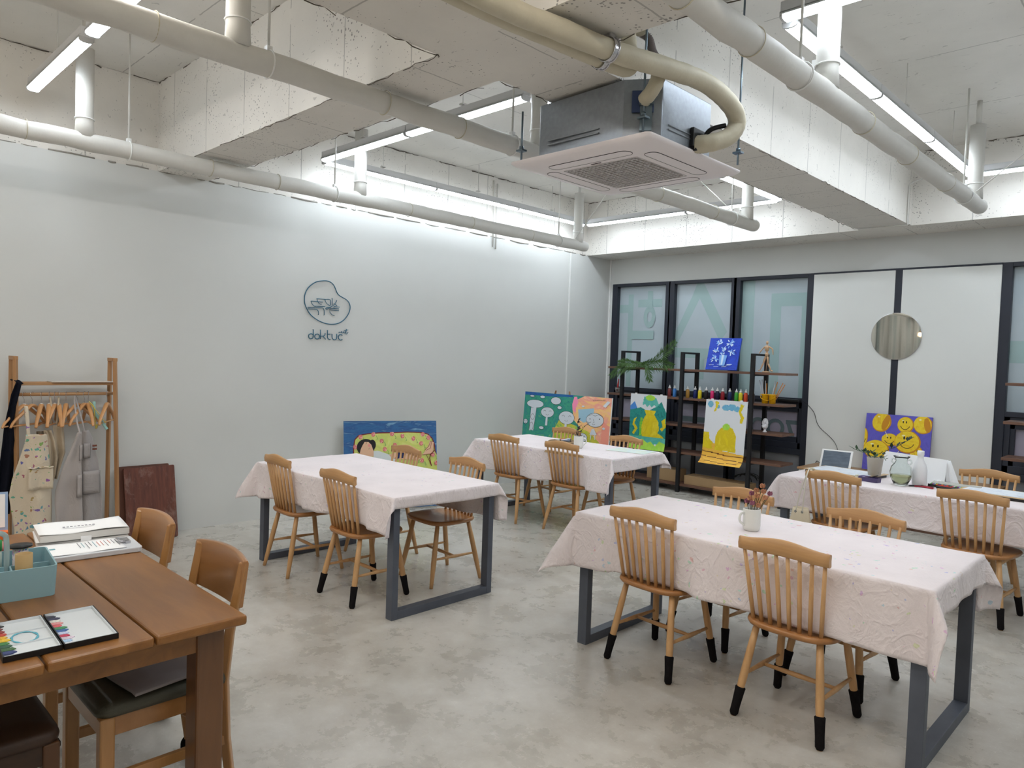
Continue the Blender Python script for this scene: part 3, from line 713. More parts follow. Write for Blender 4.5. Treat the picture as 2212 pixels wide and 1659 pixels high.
for j in range(13):
    row = []
    for i in range(17):
        u, v = i/16*2-1, j/12*2-1; x = 3.755+.19*u; y = .80+.165*v
        x, y = 3.755+(.21*u)*math.cos(R(8))-(.17*v)*math.sin(R(8)), .80+(.21*u)*math.sin(R(8))+(.17*v)*math.cos(R(8))
        row.append((x, y, .489+.006*math.sin(u*3)*math.cos(v*2)+(.006 if abs(u) < .9 else 0)))
    gr_.append(row)
tag(G().sheet(gr_).build('seat_mat', M('seat_mat_felt', (142, 134, 134), .9, bmp=.2), solid=.012, bevel=.003), 'grey-mauve felt seat pad lying on the olive chair seat under the desk', 'seat pad')

# ================================================================== DESK ITEMS
ZD = .7455
m_blue = M('tray_blue_plastic', (146, 184, 194), .5)
tr = thing('caddy_tray', 'light blue plastic caddy tray with dividers at the left end of the desk', 'caddy', (3.44, .37, ZD), R(-6))
def shell(g, o, i, h, zb=.006):
    n = len(o); z0 = [(x*.965, y*.965, 0) for x, y in o]
    g.rings([z0, [(x, y, h) for x, y in o], [(x, y, h) for x, y in i], [(x*.965, y*.965, zb) for x, y in i]], 0, False)
g = G(); shell(g, rr(.29, .36, .02, 5), rr(.28, .35, .016, 5), .105); g.build('tray_body', m_blue, tr)
G().box(-.003, .003, -.17, .17, .006, .085).build('divider', m_blue, tr); G().box(.003, .138, .052, .057, .006, .085).build('divider', m_blue, tr)
G().box(-.138, -.003, -.035, -.03, .006, .085).build('divider', m_blue, tr)
G().tube(smooth_path([(0, .045, .05), (0, .045, .17), (0, .035, .20), (0, 0, .205), (0, -.06, .205), (0, -.10, .20), (0, -.11, .17), (0, -.11, .05)], 5), .009, 10, flat=.6).build('carry_handle', M('clear_blue_plastic', (206, 226, 228), .2, trans=.5), tr)
tag(G().lathe([(.0001, 0), (.026, 0), (.026, .128), (.021, .128), (.021, .01), (.0001, .01)], 24, c=(3.50, .455, ZD+.008)).build('cardboard_tube', M('kraft_card', (190, 160, 112), .8)), 'short tan cardboard tube standing in the blue caddy', 'tube')
sp = thing('ribbon_spool', 'red and white patterned ribbon spool with black flanges in the blue caddy', 'spool', (3.375, .47, ZD+.008))
G().lathe([(.0001, .006), (.024, .006), (.024, .124), (.0001, .124)], 24).build('ribbon', splat('ribbon_pattern', (236, 226, 224), .7, 150, .8, .6, .7, 1, thr=.2), sp)
for z in (0, .124): G().lathe([(.0001, z), (.037, z), (.037, z+.006), (.0001, z+.006)], 28).build('flange', m_black, sp)
gb_ = thing('glue_bottle', 'green glue bottle with pointed green cap behind the ribbon spool', 'bottle', (3.31, .40, ZD+.008))
G().lathe([(.0001, 0), (.026, 0), (.027, .09), (.024, .108), (.0001, .11)], 20).build('bottle_body', M('white_ldpe', (215, 228, 218), .4), gb_)
G().lathe([(.0001, .105), (.028, .106), (.028, .14), (.012, .15), (.008, .165), (.0025, .198), (.0001, .199)], 20).build('cap', M('green_cap', (38, 140, 60), .4), gb_)
for i, (y, c, l) in enumerate(((.30, (190, 60, 66), 'red'), (.27, (200, 120, 120), 'pink'))):
    tag(G().cyl((3.30+.02*i, y-.1, ZD+.108), (3.48, y+.03, ZD+.112), .006, n=8).build('marker_pen', M('pen_'+l, c, .4)), l+' pen lying across the rim of the blue caddy', 'pen')
# watercolour box
pb = thing('paint_palette_box', 'open watercolour palette box with smeared paints at the desk edge', 'palette', (3.975, .43, ZD), R(-3))
for k, s in ((0, -1), (1, 1)):
    y0_, y1_ = (-.142, -.002) if s < 0 else (.002, .142)
    g = G().box(-.15, .15, y0_, y1_, 0, .004); g.box(-.15, .15, y0_, y0_+.003, .004, .016).box(-.15, .15, y1_-.003, y1_, .004, .016).box(-.15, -.147, y0_, y1_, .004, .016).box(.147, .15, y0_, y1_, .004, .016)
    lf = g.build('palette_leaf', m_black, pb)
    g = G().box(-.146, .146, y0_+.004, y1_-.004, .004, .008)
    if s < 0: g.box(-.048, -.045, y0_+.035, y1_-.004, .008, .012).box(.052, .055, y0_+.035, y1_-.004, .008, .012)
    g.box(-.1465, -.1445, y0_+.004, y1_-.004, .008, .0165).box(.1445, .1465, y0_+.004, y1_-.004, .008, .0165).box(-.146, .146, y1_-.006, y1_-.004, .008, .0165)
    g.build('enamel_tray', M('enamel_white', (226, 232, 236), .25, coat=.4), lf)
    cols = [(40, 36, 38), (110, 50, 44), (150, 44, 38), (196, 60, 40), (228, 176, 30), (236, 196, 40), (58, 128, 60), (34, 84, 58), (60, 100, 50), (36, 50, 110), (28, 36, 84)] if s < 0 else [(30, 28, 50), (50, 48, 80), (226, 222, 212), (230, 150, 150), (222, 90, 98), (56, 140, 88), (40, 90, 160), (190, 200, 228), (196, 40, 80), (214, 200, 216), (170, 200, 230), (210, 214, 226)]
    rnd = random.Random(k)
    for i, c in enumerate(cols):
        x = -.142+.284*(i+.5)/len(cols); g = G(); w = .28/len(cols)*.48; yb = y0_+.006; L = .028+rnd.uniform(-.006, .007)
        P = [(x-w, yb), (x+w, yb), (x+w*1.1, yb+L*.6), (x+w*.3+rnd.uniform(-.003, .003), yb+L), (x-w*.6, yb+L*.8)]
        g.prism(P, .008, .0105); g.build('paint_smear', M('pigment_%d_%d' % (k, i), c, .35, var=.2, vscale=(60, 200, 60)), lf)
rg = [(.004+.045*math.cos(a), -.07+.032*math.sin(a), .0095) for a in [2*PI*i/24 for i in range(24)]]
G().tube(rg, [.0035+.0015*math.sin(i*1.9) for i in range(24)], 6, closed=True, flat=.2).build('wash_ring', M('wash_blue', (100, 180, 200), .6), pb)
# papers: two thick pads, clip box with printed sheet
for i, (z, w, l, dx, rz_, lb) in enumerate(((0, .235, .34, 0, -9, 'lower thick white paper pad under the other on the desk'), (.033, .225, .335, .012, -7, 'upper thick white paper pad with a curled cover on the desk'))):
    T_ = thing('paper_pad', lb, 'paper pad', (2.865+dx, .80, ZD+z), R(rz_), 'stacked paper pads')
    gg = G(); gg.box(-w/2, w/2, -l/2, l/2, 0, .028); gg.build('page_block', M('page_edges', (214, 212, 208), .8, var=.1, vscale=(2, 2, 260)), T_, bevel=.003)
    rows = [[(-w/2+w*a/8, -l/2+l*b_/12-.004, .0325+.004*math.sin(b_*.6+a*.3)*(1 if i else .3)) for a in range(9)] for b_ in range(13)]
    G().sheet(rows).build('cover_sheet', m_paper, T_, solid=.0008)
    if i:
        g = G()
        for k in range(9): g.box(.01+.004*(k % 2), .022, -.075+k*.014, -.066+k*.014, .0368, .0378)
        g.build('printed_title', M('print_grey', (120, 120, 128), .8), T_)
        g = G().box(w/2-.001, w/2+.0015, -.02, .02, -.01, .012); g.build('paper_band', m_paper, T_)
cb = thing('clipboard_case', 'white storage clipboard with a printed colour-lined sheet on the desk', 'clipboard', (3.09, .765, ZD), R(-5))
G().prism(rr(.225, .37, .02, 5), 0, .022).build('case', M('frosted_plastic', (210, 214, 220), .3, coat=.3), cb, bevel=.004)
rows = [[(-.10+.20*a/8, -.175+.30*b_/12, .024+.0015*math.sin(b_*.8)) for a in range(9)] for b_ in range(13)]
G().sheet(rows).build('printed_sheet', m_paper, cb, solid=.0008)
g = G(); mm = [M('print_grey'), M('print_red', (206, 110, 100), .8), M('print_teal', (120, 170, 180), .8)]
rnd = random.Random(3)
for k in range(11):
    y = -.03+k*.014; g.box(-.07+rnd.uniform(0, .02), .05-rnd.uniform(0, .05), y, y+.0022, .0262, .0266, [0, 2, 0, 0, 2, 1, 1, 0, 1, 0, 0][k])
g.box(-.02, .0, -.135, -.115, .0262, .0266, 2)
g.build('printed_lines', mm, cb)
g = G().box(-.035, .035, .135, .155, .022, .034).tube([(-.03, .15, .03), (-.03, .112, .036), (.03, .112, .036), (.03, .15, .03)], .003, 8).box(-.02, .02, .118, .15, .034, .037); g.build('metal_clip', m_chrome, cb, bevel=.001)
# things at the very left edge
cal = thing('desk_calendar', 'blue-bordered desk calendar with an orange base at the left edge', 'calendar', (2.62, .53, ZD), R(-10))
G().box(-.004, .004, -.09, .045, .03, .20, 0, Matrix.Rotation(R(-12), 4, 'Y')).build('page', M('calendar_blue', (150, 176, 210), .6), cal)
G().box(.0045, .006, -.08, .035, .045, .19, 0, Matrix.Rotation(R(-12), 4, 'Y')).build('page_sheet', m_paper, cal)
G().box(-.03, .04, -.09, .045, 0, .032).build('base', M('orange_card', (222, 110, 44), .6), cal)
tag(G().lathe([(.0001, 0), (.03, .0), (.033, .015), (.025, .03), (.0001, .033)], 18, c=(2.84, .50, ZD)).build('eraser_ball', M('pink_rubber', (224, 130, 140), .6)), 'pink round eraser at the left edge of the desk', 'eraser')

# ================================================================== PAINTINGS
class Pic:
    """canvas on stretcher: local x 0..w, z 0..h, painted side faces -y; flat paint shapes lie on it"""
    def __init__(s, w, h, t=.02): s.w, s.h, s.t, s.k = w, h, t, 0; s.g = G(); s.mats = []
    def mi(s, m):
        if m not in s.mats: s.mats.append(m)
        return s.mats.index(m)
    def poly(s, pts, m, same=False):
        if not same: s.k += 1
        y = -s.t-.00012*s.k; s.g.add([(min(max(x, 0), s.w), y, min(max(z, 0), s.h)) for x, z in pts], [tuple(range(len(pts)))], s.mi(m)); return s
    def blob(s, x, z, rx, rz, m, n=22, j=0, seed=0, rot=0):
        r = random.Random(seed); P = []
        for i in range(n):
            a = 2*PI*i/n; q = 1+r.uniform(-j, j); px, pz = rx*math.cos(a)*q, rz*math.sin(a)*q
            P.append((x+px*math.cos(rot)-pz*math.sin(rot), z+px*math.sin(rot)+pz*math.cos(rot)))
        return s.poly(P, m)
    def line(s, pts, w, m, closed=False):
        s.k += 1; P = [Vector(p) for p in pts]
        if closed: P.append(P[0])
        for a, b in zip(P, P[1:]):
            d = (b-a)
            if d.length < 1e-6: continue
            d.normalize(); n = Vector((-d.y, d.x))*w/2; e = d*w*.35
            s.poly([tuple(a-e+n), tuple(a-e-n), tuple(b+e-n), tuple(b+e+n)], m, True)
        return s
    def ring(s, x, z, rx, rz, w, m, a0=0, a1=360, n=20): return s.line([(x+rx*math.cos(R(a0+(a1-a0)*i/n)), z+rz*math.sin(R(a0+(a1-a0)*i/n))) for i in range(n+1)], w, m)
    def done(s, name, label, cat, loc, rot, bg, group=None, edge=None):
        t = thing(name, label, cat, loc, 0, group, rot=rot)
        G().box(0, s.w, -s.t, 0, 0, s.h).build('stretched_canvas', edge or M('canvas_edge', (228, 226, 220), .8), t)
        b = G(); b.add([(0, -s.t-.00008, 0), (s.w, -s.t-.00008, 0), (s.w, -s.t-.00008, s.h), (0, -s.t-.00008, s.h)], [(0, 1, 2, 3)])
        b.build('painted_ground', bg, t)
        if s.g.v: s.g.build('painted_picture', s.mats, t)
        return t
m_ink = M('ink_black', (24, 22, 26), .6); m_maroon = M('paint_maroon', (120, 26, 34), .5)
# -- sofa painting
p = Pic(.985, .90); W_, H_ = .985, .90
def q(a, b): return ((a-130)/1700*.977, .90-(b-310+(a-130)*.041)/1843)
sofa = painterly('paint_lime', [(186, 204, 120), (206, 214, 108), (220, 224, 140)], (4, 4, 4)); skin = M('paint_skin', (226, 184, 152), .5)
sf = [q(*c) for c in [(310, 1500), (305, 800), (330, 650), (400, 570), (560, 535), (760, 512), (1000, 500), (1300, 480), (1560, 480), (1680, 510), (1760, 590), (1800, 700), (1810, 830), (1870, 900), (1890, 1000), (1860, 1300), (1850, 1500)]]
p.poly(sf, sofa); p.line(sf, .011, m_maroon)
rose = [M('paint_rose_dark', (206, 66, 66), .5), M('paint_rose_pink', (240, 176, 170), .5)]; leaf = M('paint_leaf', (110, 176, 96), .5)
for i, (a, b) in enumerate([(430, 600), (660, 545), (1000, 525), (1195, 560), (1400, 600), (1685, 580), (1575, 515), (810, 665), (1050, 735), (865, 820), (1545, 695), (335, 790), (1765, 905), (1825, 1070), (1555, 1025), (1420, 985)]):
    x, z = q(a, b); p.blob(x, z, .022, .025, rose[1], 10, .15, i); p.ring(x, z, .017, .019, .005, rose[0], i*40, i*40+300, 9); p.ring(x, z, .008, .009, .0045, rose[0], 0, 280, 6)
    p.line([(x+.03, z-.01), (x+.045, z-.045), (x+.035, z-.05)], .0045, leaf)
p.blob(*q(520, 790), .092, .085, m_ink, 24); p.blob(*q(640, 740), .036, .052, m_ink, 16)
p.poly([q(*c) for c in [(500, 690), (570, 690), (620, 740), (660, 860), (665, 960), (400, 960), (430, 830), (460, 760)]], skin)
p.blob(*q(580, 755), .013, .015, M('paint_cheek', (230, 150, 140), .5), 12); p.ring(*q(518, 712), .008, .009, .003, m_ink, 270, 440, 6); p.line([q(580, 800), q(575, 830)], .003, m_ink)
p.poly([q(*c) for c in [(660, 860), (740, 850), (940, 920), (1080, 880), (1080, 1300), (500, 1300), (660, 960)]], M('paint_pale_dress', (214, 222, 222), .5))
p.poly([q(*c) for c in [(940, 925), (1090, 870), (1400, 850), (1560, 920), (1500, 1010), (1000, 1000)]], skin)
p.poly([q(*c) for c in [(1130, 830), (1230, 800), (1220, 980), (1040, 1000)]], M('paint_navy', (24, 36, 90), .5))
p.poly([q(*c) for c in [(1560, 920), (1620, 830), (1680, 730), (1700, 650), (1730, 640), (1790, 660), (1770, 790), (1770, 880), (1660, 900)]], skin)
p.line([q(*c) for c in [(1560, 915), (1660, 900), (1765, 885), (1790, 660), (1725, 645), (1690, 740), (1610, 820)]], .004, m_maroon)
p.line([q(*c) for c in [(1740, 660), (1720, 780), (1640, 825)]], .004, m_maroon)
p.line([q(*c) for c in [(1640, 920), (1690, 1020), (1720, 1100)]], .005, m_maroon); p.line([q(*c) for c in [(1790, 830), (1720, 900), (1700, 980), (1730, 1120)]], .009, m_maroon)
p.done('canvas_painting', 'painting of a person lying on a lime rose-patterned sofa against blue, leaning on the wall', 'painting', (.20, 3.86, 0.012), (R(-9), 0, R(90-22)), painterly('paint_blue_sea', [(30, 76, 128), (44, 104, 158), (34, 84, 140), (120, 166, 196)], (3, 3, 14), 1.5))
# -- children's painting, parallel to the window wall
p = Pic(1.335, .92)
def q(a, b): u = (a-195)/1138; return (u*1.335, .92-(b-(170+90*u))/1183)
grn = painterly('paint_teal_green', [(26, 122, 128), (60, 164, 130), (40, 140, 140), (120, 190, 110)], (4, 4, 4), 3); pal = painterly('paint_warm_sky', [(246, 176, 176), (250, 206, 130), (244, 160, 150), (252, 222, 170)], (3, 3, 3), 2)
p.poly([q(*c) for c in [(1000, 235), (1333, 262), (1333, 1200), (1180, 1250), (1000, 700), (880, 560), (860, 420), (880, 300)]], pal)
p.poly([q(*c) for c in [(870, 245), (905, 245), (925, 330), (900, 400), (905, 470), (860, 430), (850, 350)]], M('paint_pink', (250, 150, 186), .5))
p.poly([q(*c) for c in [(930, 420), (1130, 400), (1130, 560), (1010, 600), (950, 560)]], M('paint_pale_blue', (160, 200, 220), .5))
p.poly([q(*c) for c in [(700, 560), (900, 640), (1080, 720), (1220, 860), (1180, 1300), (600, 1300), (640, 700)]], painterly('paint_yellow_green', [(150, 196, 60), (214, 206, 70), (120, 186, 90)], (5, 5, 5), 2))
p.poly([q(*c) for c in [(1240, 560), (1300, 620), (1333, 640), (1333, 1300), (1230, 1300), (1240, 800)]], M('paint_salmon', (246, 160, 140), .5))
p.poly([q(*c) for c in [(195, 172), (860, 225), (850, 250), (600, 245), (195, 215)]], painterly('paint_deep_blue', [(24, 74, 160), (30, 110, 170)], (6, 6, 6)))
wp = M('paint_white', (214, 222, 230), .6)
def head(a, b, rx, rz, smile=True):
    x, z = q(a, b); p.blob(x, z, rx, rz, wp); p.ring(x, z, rx, rz, .004, m_ink)
    if smile:
        for s_ in (-1, 1): p.ring(x+s_*rx*.42, z+rz*.15, rx*.16, rz*.2, .0035, m_ink, 0, 180, 7)
        p.ring(x, z-rz*.35, rx*.2, rz*.2, .0035, m_ink, 190, 350, 7)
p.blob(*q(350, 350), .14, .05, wp); p.ring(*q(350, 350), .14, .05, .004, m_ink)
p.poly([q(*c) for c in [(295, 405), (375, 405), (355, 740), (290, 740)]], wp); p.line([q(295, 405), q(290, 740)], .004, m_ink); p.line([q(375, 405), q(355, 740)], .004, m_ink); p.ring(*q(328, 540), .03, .035, .004, m_ink)
p.ring(*q(320, 680), .03, .05, .004, m_ink)
head(530, 470, .105, .062); head(790, 540, .12, .078); head(1150, 560, .125, .08, False)
p.blob(*q(1090, 545), .007, .007, m_ink, 8); p.blob(*q(1205, 545), .007, .007, m_ink, 8); p.line([q(1130, 550), q(1145, 590), q(1130, 600)], .0035, m_ink); p.ring(*q(1140, 610), .018, .012, .0035, m_ink, 180, 360, 6)
p.line([q(1070, 500), q(1110, 485), q(1150, 505), q(1190, 485), q(1240, 510)], .0035, m_ink)
head(635, 305, .08, .045, False); head(235, 610, .035, .03); head(690, 400, .035, .02, False); head(465, 695, .04, .02, False); head(1010, 800, .075, .05); head(450, 250, .04, .018, False); head(305, 237, .04, .013, False)
for a, b in ((530, 600), (790, 650)): p.poly([q(a-12, b-60), q(a+12, b-60), q(a+16, b+60), q(a-16, b+60)], wp)
p.poly([q(*c) for c in [(1125, 680), (1150, 680), (1190, 760), (1100, 760)]], wp); p.line([q(1120, 760), q(1115, 820)], .012, wp); p.line([q(1165, 760), q(1170, 820)], .012, wp)
p.poly([q(*c) for c in [(1290, 300), (1320, 320), (1270, 390), (1235, 370)]], wp); p.poly([q(*c) for c in [(990, 360), (1020, 375), (990, 390), (975, 380)]], wp)
p.blob(*q(1265, 670), .02, .014, wp, 12)
for a in range(1110, 1255, 12): p.line([q(a, 288), q(a+7, 298-(a % 3)*3)], .004, M('paint_grey_ink', (120, 90, 90), .6))
p.done('canvas_painting', 'wide canvas of smiling cartoon children in teal and pink on an easel', 'painting', (.246, 6.38, .27), (R(-4), 0, 0), grn)
ea = thing('easel', 'wooden easel whose two horn tips rise over the children painting', 'easel', (.80, 6.55, 0))
m_easel = wood('easel_wood', (120, 82, 50), (150, 108, 70), 'Z')
for s_ in (-1, 1):
    G().tube([(s_*.30, -.05, 0), (s_*.13, -.07, 1.06), (s_*.118, -.068, 1.16), (s_*.105, -.062, 1.225)], [.020, .020, .019, .012], 4, sm=False).build('front_leg', m_easel, ea, bevel=.004)
G().tube([(0, .35, 0), (0, .0, 1.0)], .018, 4, sm=False).build('rear_leg', m_easel, ea, bevel=.004)
G().box(-.35, .35, -.20, -.03, .235, .268).box(-.20, .20, -.045, -.02, .95, .99).build('canvas_ledge', m_easel, ea, bevel=.003)
# -- papers hung over the shelf edge: painted sheet, bottom curling outward
def hung_paper(label, x0, x1, z1, z0, y, shapes, curl, grid=(66, 92), tilt=0):
    mats = []; g = G(); nx, nz = grid; w, h = x1-x0, z1-z0
    def inside(P, x, z):
        c = False; n = len(P)
        for i in range(n):
            (ax, az), (bx, bz) = P[i], P[i-1]
            if (az > z) != (bz > z) and x < (bx-ax)*(z-az)/(bz-az)+ax: c = not c
        return c
    vs = []
    for j in range(nz+1):
        for i in range(nx+1):
            u, v = i/nx, j/nz; d = max(0, v-.80)/.20
            wob = .006*math.sin(u*5)*v
            vs.append((x0+u*w+tilt*v, y-.010*v-wob-curl*d**2*.8, z1-h*v+curl*d**3*.25))
    idx = []
    fs = []
    for j in range(nz):
        for i in range(nx):
            u, v = (i+.5)/nx, (j+.5)/nz; mt = shapes[0][1]
            for P, m in shapes[1:]:
                if inside(P, u, v): mt = m
            if mt not in mats: mats.append(mt)
            fs.append((j*(nx+1)+i, j*(nx+1)+i+1, (j+1)*(nx+1)+i+1, (j+1)*(nx+1)+i)); idx.append(mats.index(mt))
    g.v = vs; g.f = fs; g.m = idx; g.s = [True]*len(fs)
    t = thing('painted_paper', label, 'painting', (0, 0, 0), 0, 'painted papers hung on the shelf')
    g.build('paper_sheet', mats, t)
    for u in (.15, .85): G().box(x0+w*u-.015, x0+w*u+.015, y-.003, y+.004, z1-.012, z1+.012).build('tape', m_paper, t)
    return t
def el(cx, cy, rx, ry, n=28): return [(cx+rx*math.cos(2*PI*k/n), cy+ry*math.sin(2*PI*k/n)) for k in range(n)]
wpaper = M('thick_white_paper', (226, 228, 232), .8); yel = painterly('paint_yellow', [(236, 214, 20), (222, 196, 20), (244, 224, 60)], (7, 7, 5), 1.5)
teal = painterly('paint_teal', [(10, 110, 112), (40, 150, 140), (16, 126, 122)], (8, 8, 8), 2.5); gr1 = painterly('paint_fresh_green', [(60, 180, 50), (150, 206, 60)], (8, 8, 8)); ltq = painterly('paint_light_turquoise', [(110, 196, 184), (70, 176, 160)], (7, 7, 7)); lg = painterly('paint_lime_grass', [(150, 216, 70), (190, 226, 80)], (8, 8, 8)); bl = M('paint_sky_blue', (76, 140, 214), .6)
hung_paper('hanging painted sheet, teal with a tall yellow vase shape and green grass', .935, 1.481, 1.19, .475, 7.712, [(None, wpaper),
    ([(0, .22), (.12, .14), (.22, .28), (0, .32)], bl), ([(0, .30), (.3, .24), (.5, .30), (.7, .22), (.86, .12), (1, .30), (1, .78), (0, .78)], teal),
    ([(.38, .05), (.55, .0), (.72, .06), (.80, .18), (.72, .22), (.66, .18), (.6, .23), (.54, .18), (.48, .23), (.42, .18), (.34, .2)], ltq), (el(.55, .06, .13, .05), lg),
    ([(.30, .42), (.36, .42), (.36, .74), (.28, .76)], gr1),
    ([(.40, .28), (.72, .28), (.68, .36), (.80, .48), (.82, .62), (.74, .76), (.36, .76), (.34, .60), (.38, .46), (.46, .36)], yel),
    ([(.12, .46), (.20, .42), (.14, .54), (.24, .62), (.14, .74), (.08, .72), (.16, .63), (.08, .56)], yel), ([(.98, .40), (.88, .46), (.92, .56), (.84, .60), (.90, .64), (1, .56)], yel),
    ([(.74, .66), (.9, .72), (1, .78), (1, .84), (.7, .78)], yel), ([(0, .76), (1, .76), (1, .88), (0, .90)], ltq),
    ([(0, .86), (.1, .82), (.22, .88), (.38, .80), (.52, .87), (.62, .84), (.74, .92), (.84, .82), (1, .86), (1, 1), (0, 1)], lg)], .03)
brn = painterly('paint_ochre_ground', [(224, 160, 40), (240, 190, 70), (206, 136, 30)], (3, 3, 12), 1.2); dbr = M('paint_dark_brown', (110, 58, 24), .6); lbl = painterly('paint_cloud_blue', [(90, 160, 214), (130, 196, 206)], (9, 9, 9))
hung_paper('hanging painted sheet, white with blue clouds and a yellow haystack on ochre ground', 2.031, 2.563, 1.185, .40, 7.712, [(None, wpaper),
    (el(.12, .07, .07, .05), lbl), (el(.30, .10, .05, .03), lbl), (el(.50, .11, .10, .045), lbl), (el(.64, .10, .10, .05), lbl), (el(.76, .12, .08, .04), lbl),
    ([(.22, .02), (.32, .03), (.30, .10), (.26, .17), (.20, .19), (.25, .10)], yel), ([(.84, .04), (.92, .06), (.86, .16), (.94, .24), (.90, .33), (.84, .32), (.86, .24), (.80, .16)], yel),
    ([(0, .50), (.13, .50), (.16, .60), (.26, .66), (.30, .76), (0, .76)], yel),
    ([(.30, .76), (.30, .56), (.36, .46), (.46, .40), (.58, .38), (.70, .42), (.78, .52), (.80, .77)], yel), (el(.54, .40, .09, .05), lg), ([(.22, .66), (.32, .66), (.30, .76), (.24, .74)], brn),
    ([(0, .74), (.4, .76), (1, .80), (1, 1), (0, 1)], brn), ([(0, .785), (.3, .80), (.6, .825), (1, .83), (1, .84), (.6, .838), (.3, .815), (0, .795)], dbr), ([(0, .86), (.3, .87), (.6, .89), (1, .90), (1, .91), (.6, .90), (.3, .88), (0, .87)], dbr), ([(.1, .93), (.5, .955), (.9, .945), (.9, .955), (.5, .965), (.1, .94)], dbr)], .10, tilt=-.03)
# -- balloon painting on the low cabinet
p = Pic(.65, .62); yb = painterly('paint_balloon_yellow', [(236, 190, 10), (246, 216, 40), (228, 176, 10)], (7, 7, 7)); yo = M('paint_balloon_amber', (206, 140, 20), .4); hi = M('paint_highlight', (252, 244, 190), .4)
def q(a, b): return ((a-593)/507*.65, .62-(b-172-(a-593)*.07)/507*.66)
for i, (a, b, rx, rz, face, rot) in enumerate([(720, 250, .092, .105, 0, -.3), (905, 272, .078, .085, 1, 0), (1035, 270, .088, .095, 0, .2), (590, 380, .038, .105, 2, 0), (795, 398, .082, .068, 1, 0), (1005, 505, .062, .09, 2, .3), (930, 412, .123, .118, 1, -.1), (695, 480, .128, .10, 1, 0)]):
    x, z = q(a, b); p.blob(x, z, rx*1.03, rz*1.03, yo, 26, .02, i, rot); p.blob(x-.006, z+.004, rx*.95, rz*.95, yb, 26, 0, 0, rot); p.blob(x-rx*.35, z+rz*.55, rx*.14, rz*.08, hi, 10)
    if face == 0: p.blob(x+rx*.45, z, rx*.35, rz*.85, yo, 20, .05, 3, rot)
    if face:
        for s_ in (-1, 1): p.blob(x+s_*rx*.2-.01, z+rz*.35, rx*.07, rz*.16, m_ink, 12)
        p.ring(x-.005, z+rz*.05, rx*.58, rz*.62, .006, m_ink, 200, 340, 14)
p.line([q(755, 330), q(770, 360)], .006, hi); p.line([q(850, 530), q(870, 490)], .005, hi)
p.done('canvas_painting', 'purple canvas with yellow smiling balloons leaning on the back wall below the mirror', 'painting', (3.655, 8.285, .508), (R(-7), 0, R(2)), painterly('paint_violet', [(86, 82, 186), (98, 92, 200), (76, 70, 170)], (3, 3, 3)), edge=M('canvas_edge_violet', (110, 90, 170), .6))
# -- blue flowers on the top shelf
p = Pic(.40, .40); pb1 = M('paint_petal_white', (206, 226, 248), .5); pb2 = M('paint_petal_blue', (120, 170, 236), .5); rnd = random.Random(8)
for k, (x, z, r) in enumerate([(.13, .33, .055), (.27, .33, .06), (.20, .25, .05), (.10, .24, .05), (.30, .22, .055), (.11, .14, .06), (.19, .19, .04)]):
    for i in range(16):
        a = rnd.uniform(0, 6.28); d = rnd.uniform(0, r*.8); p.blob(x+d*math.cos(a), z+d*math.sin(a), r*.32, r*.12, [pb1, pb2][i % 2], 8, .1, i, a)
p.poly([(.16, .18), (.26, .18), (.245, .05), (.175, .05)], pb2); p.poly([(.19, .18), (.22, .18), (.215, .06), (.195, .06)], pb1)
for i in range(7): x = rnd.uniform(.02, .3); z = rnd.uniform(.03, .07); p.line([(x, z), (x+.06, z+.004)], .005, pb1)
p.done('canvas_painting', 'small blue canvas of white flowers in a vase on the top shelf', 'painting', (1.935, 7.84, 1.537), (R(-16), 0, R(2)), painterly('paint_cobalt', [(16, 40, 150), (24, 70, 200), (18, 52, 172)], (9, 9, 9), 2), edge=M('canvas_edge_blue', (30, 70, 170), .6))

# ================================================================== SHELF UNIT
ZT = [1.532, 1.176, .842, .502, .102]; YF = 7.74; YK = 8.09
m_shelf = wood('shelf_walnut', (92, 62, 48), (124, 90, 72), 'X', .5, 20)
su = thing('shelf_unit', 'long walnut and black steel shelf unit in front of the windows', 'shelf', (0, 0, 0))
for i, (z, xa, xb) in enumerate(zip(ZT, (.52, .52, .60, .60, .60), (2.975, 2.97, 2.965, 2.965, 2.60))):
    G().box(xa, xb, YF+.01, YK-.01, z-.026, z).build('shelf_board', m_shelf, su, bevel=.002)
for x in (.768, 1.667, 2.588):
    g = G(); g.box(x-.022, x+.022, YF-.022, YF+.018, 0, 1.745).box(x-.022, x+.022, YK-.018, YK+.022, 0, 1.745).box(x-.022, x+.022, YF+.018, YK-.018, 1.722, 1.745)
    for z in ZT[:-1]: g.box(x-.018, x+.018, YF+.018, YK-.018, z-.045, z-.026)
    g.build('steel_upright', m_blackm, su, bevel=.002)
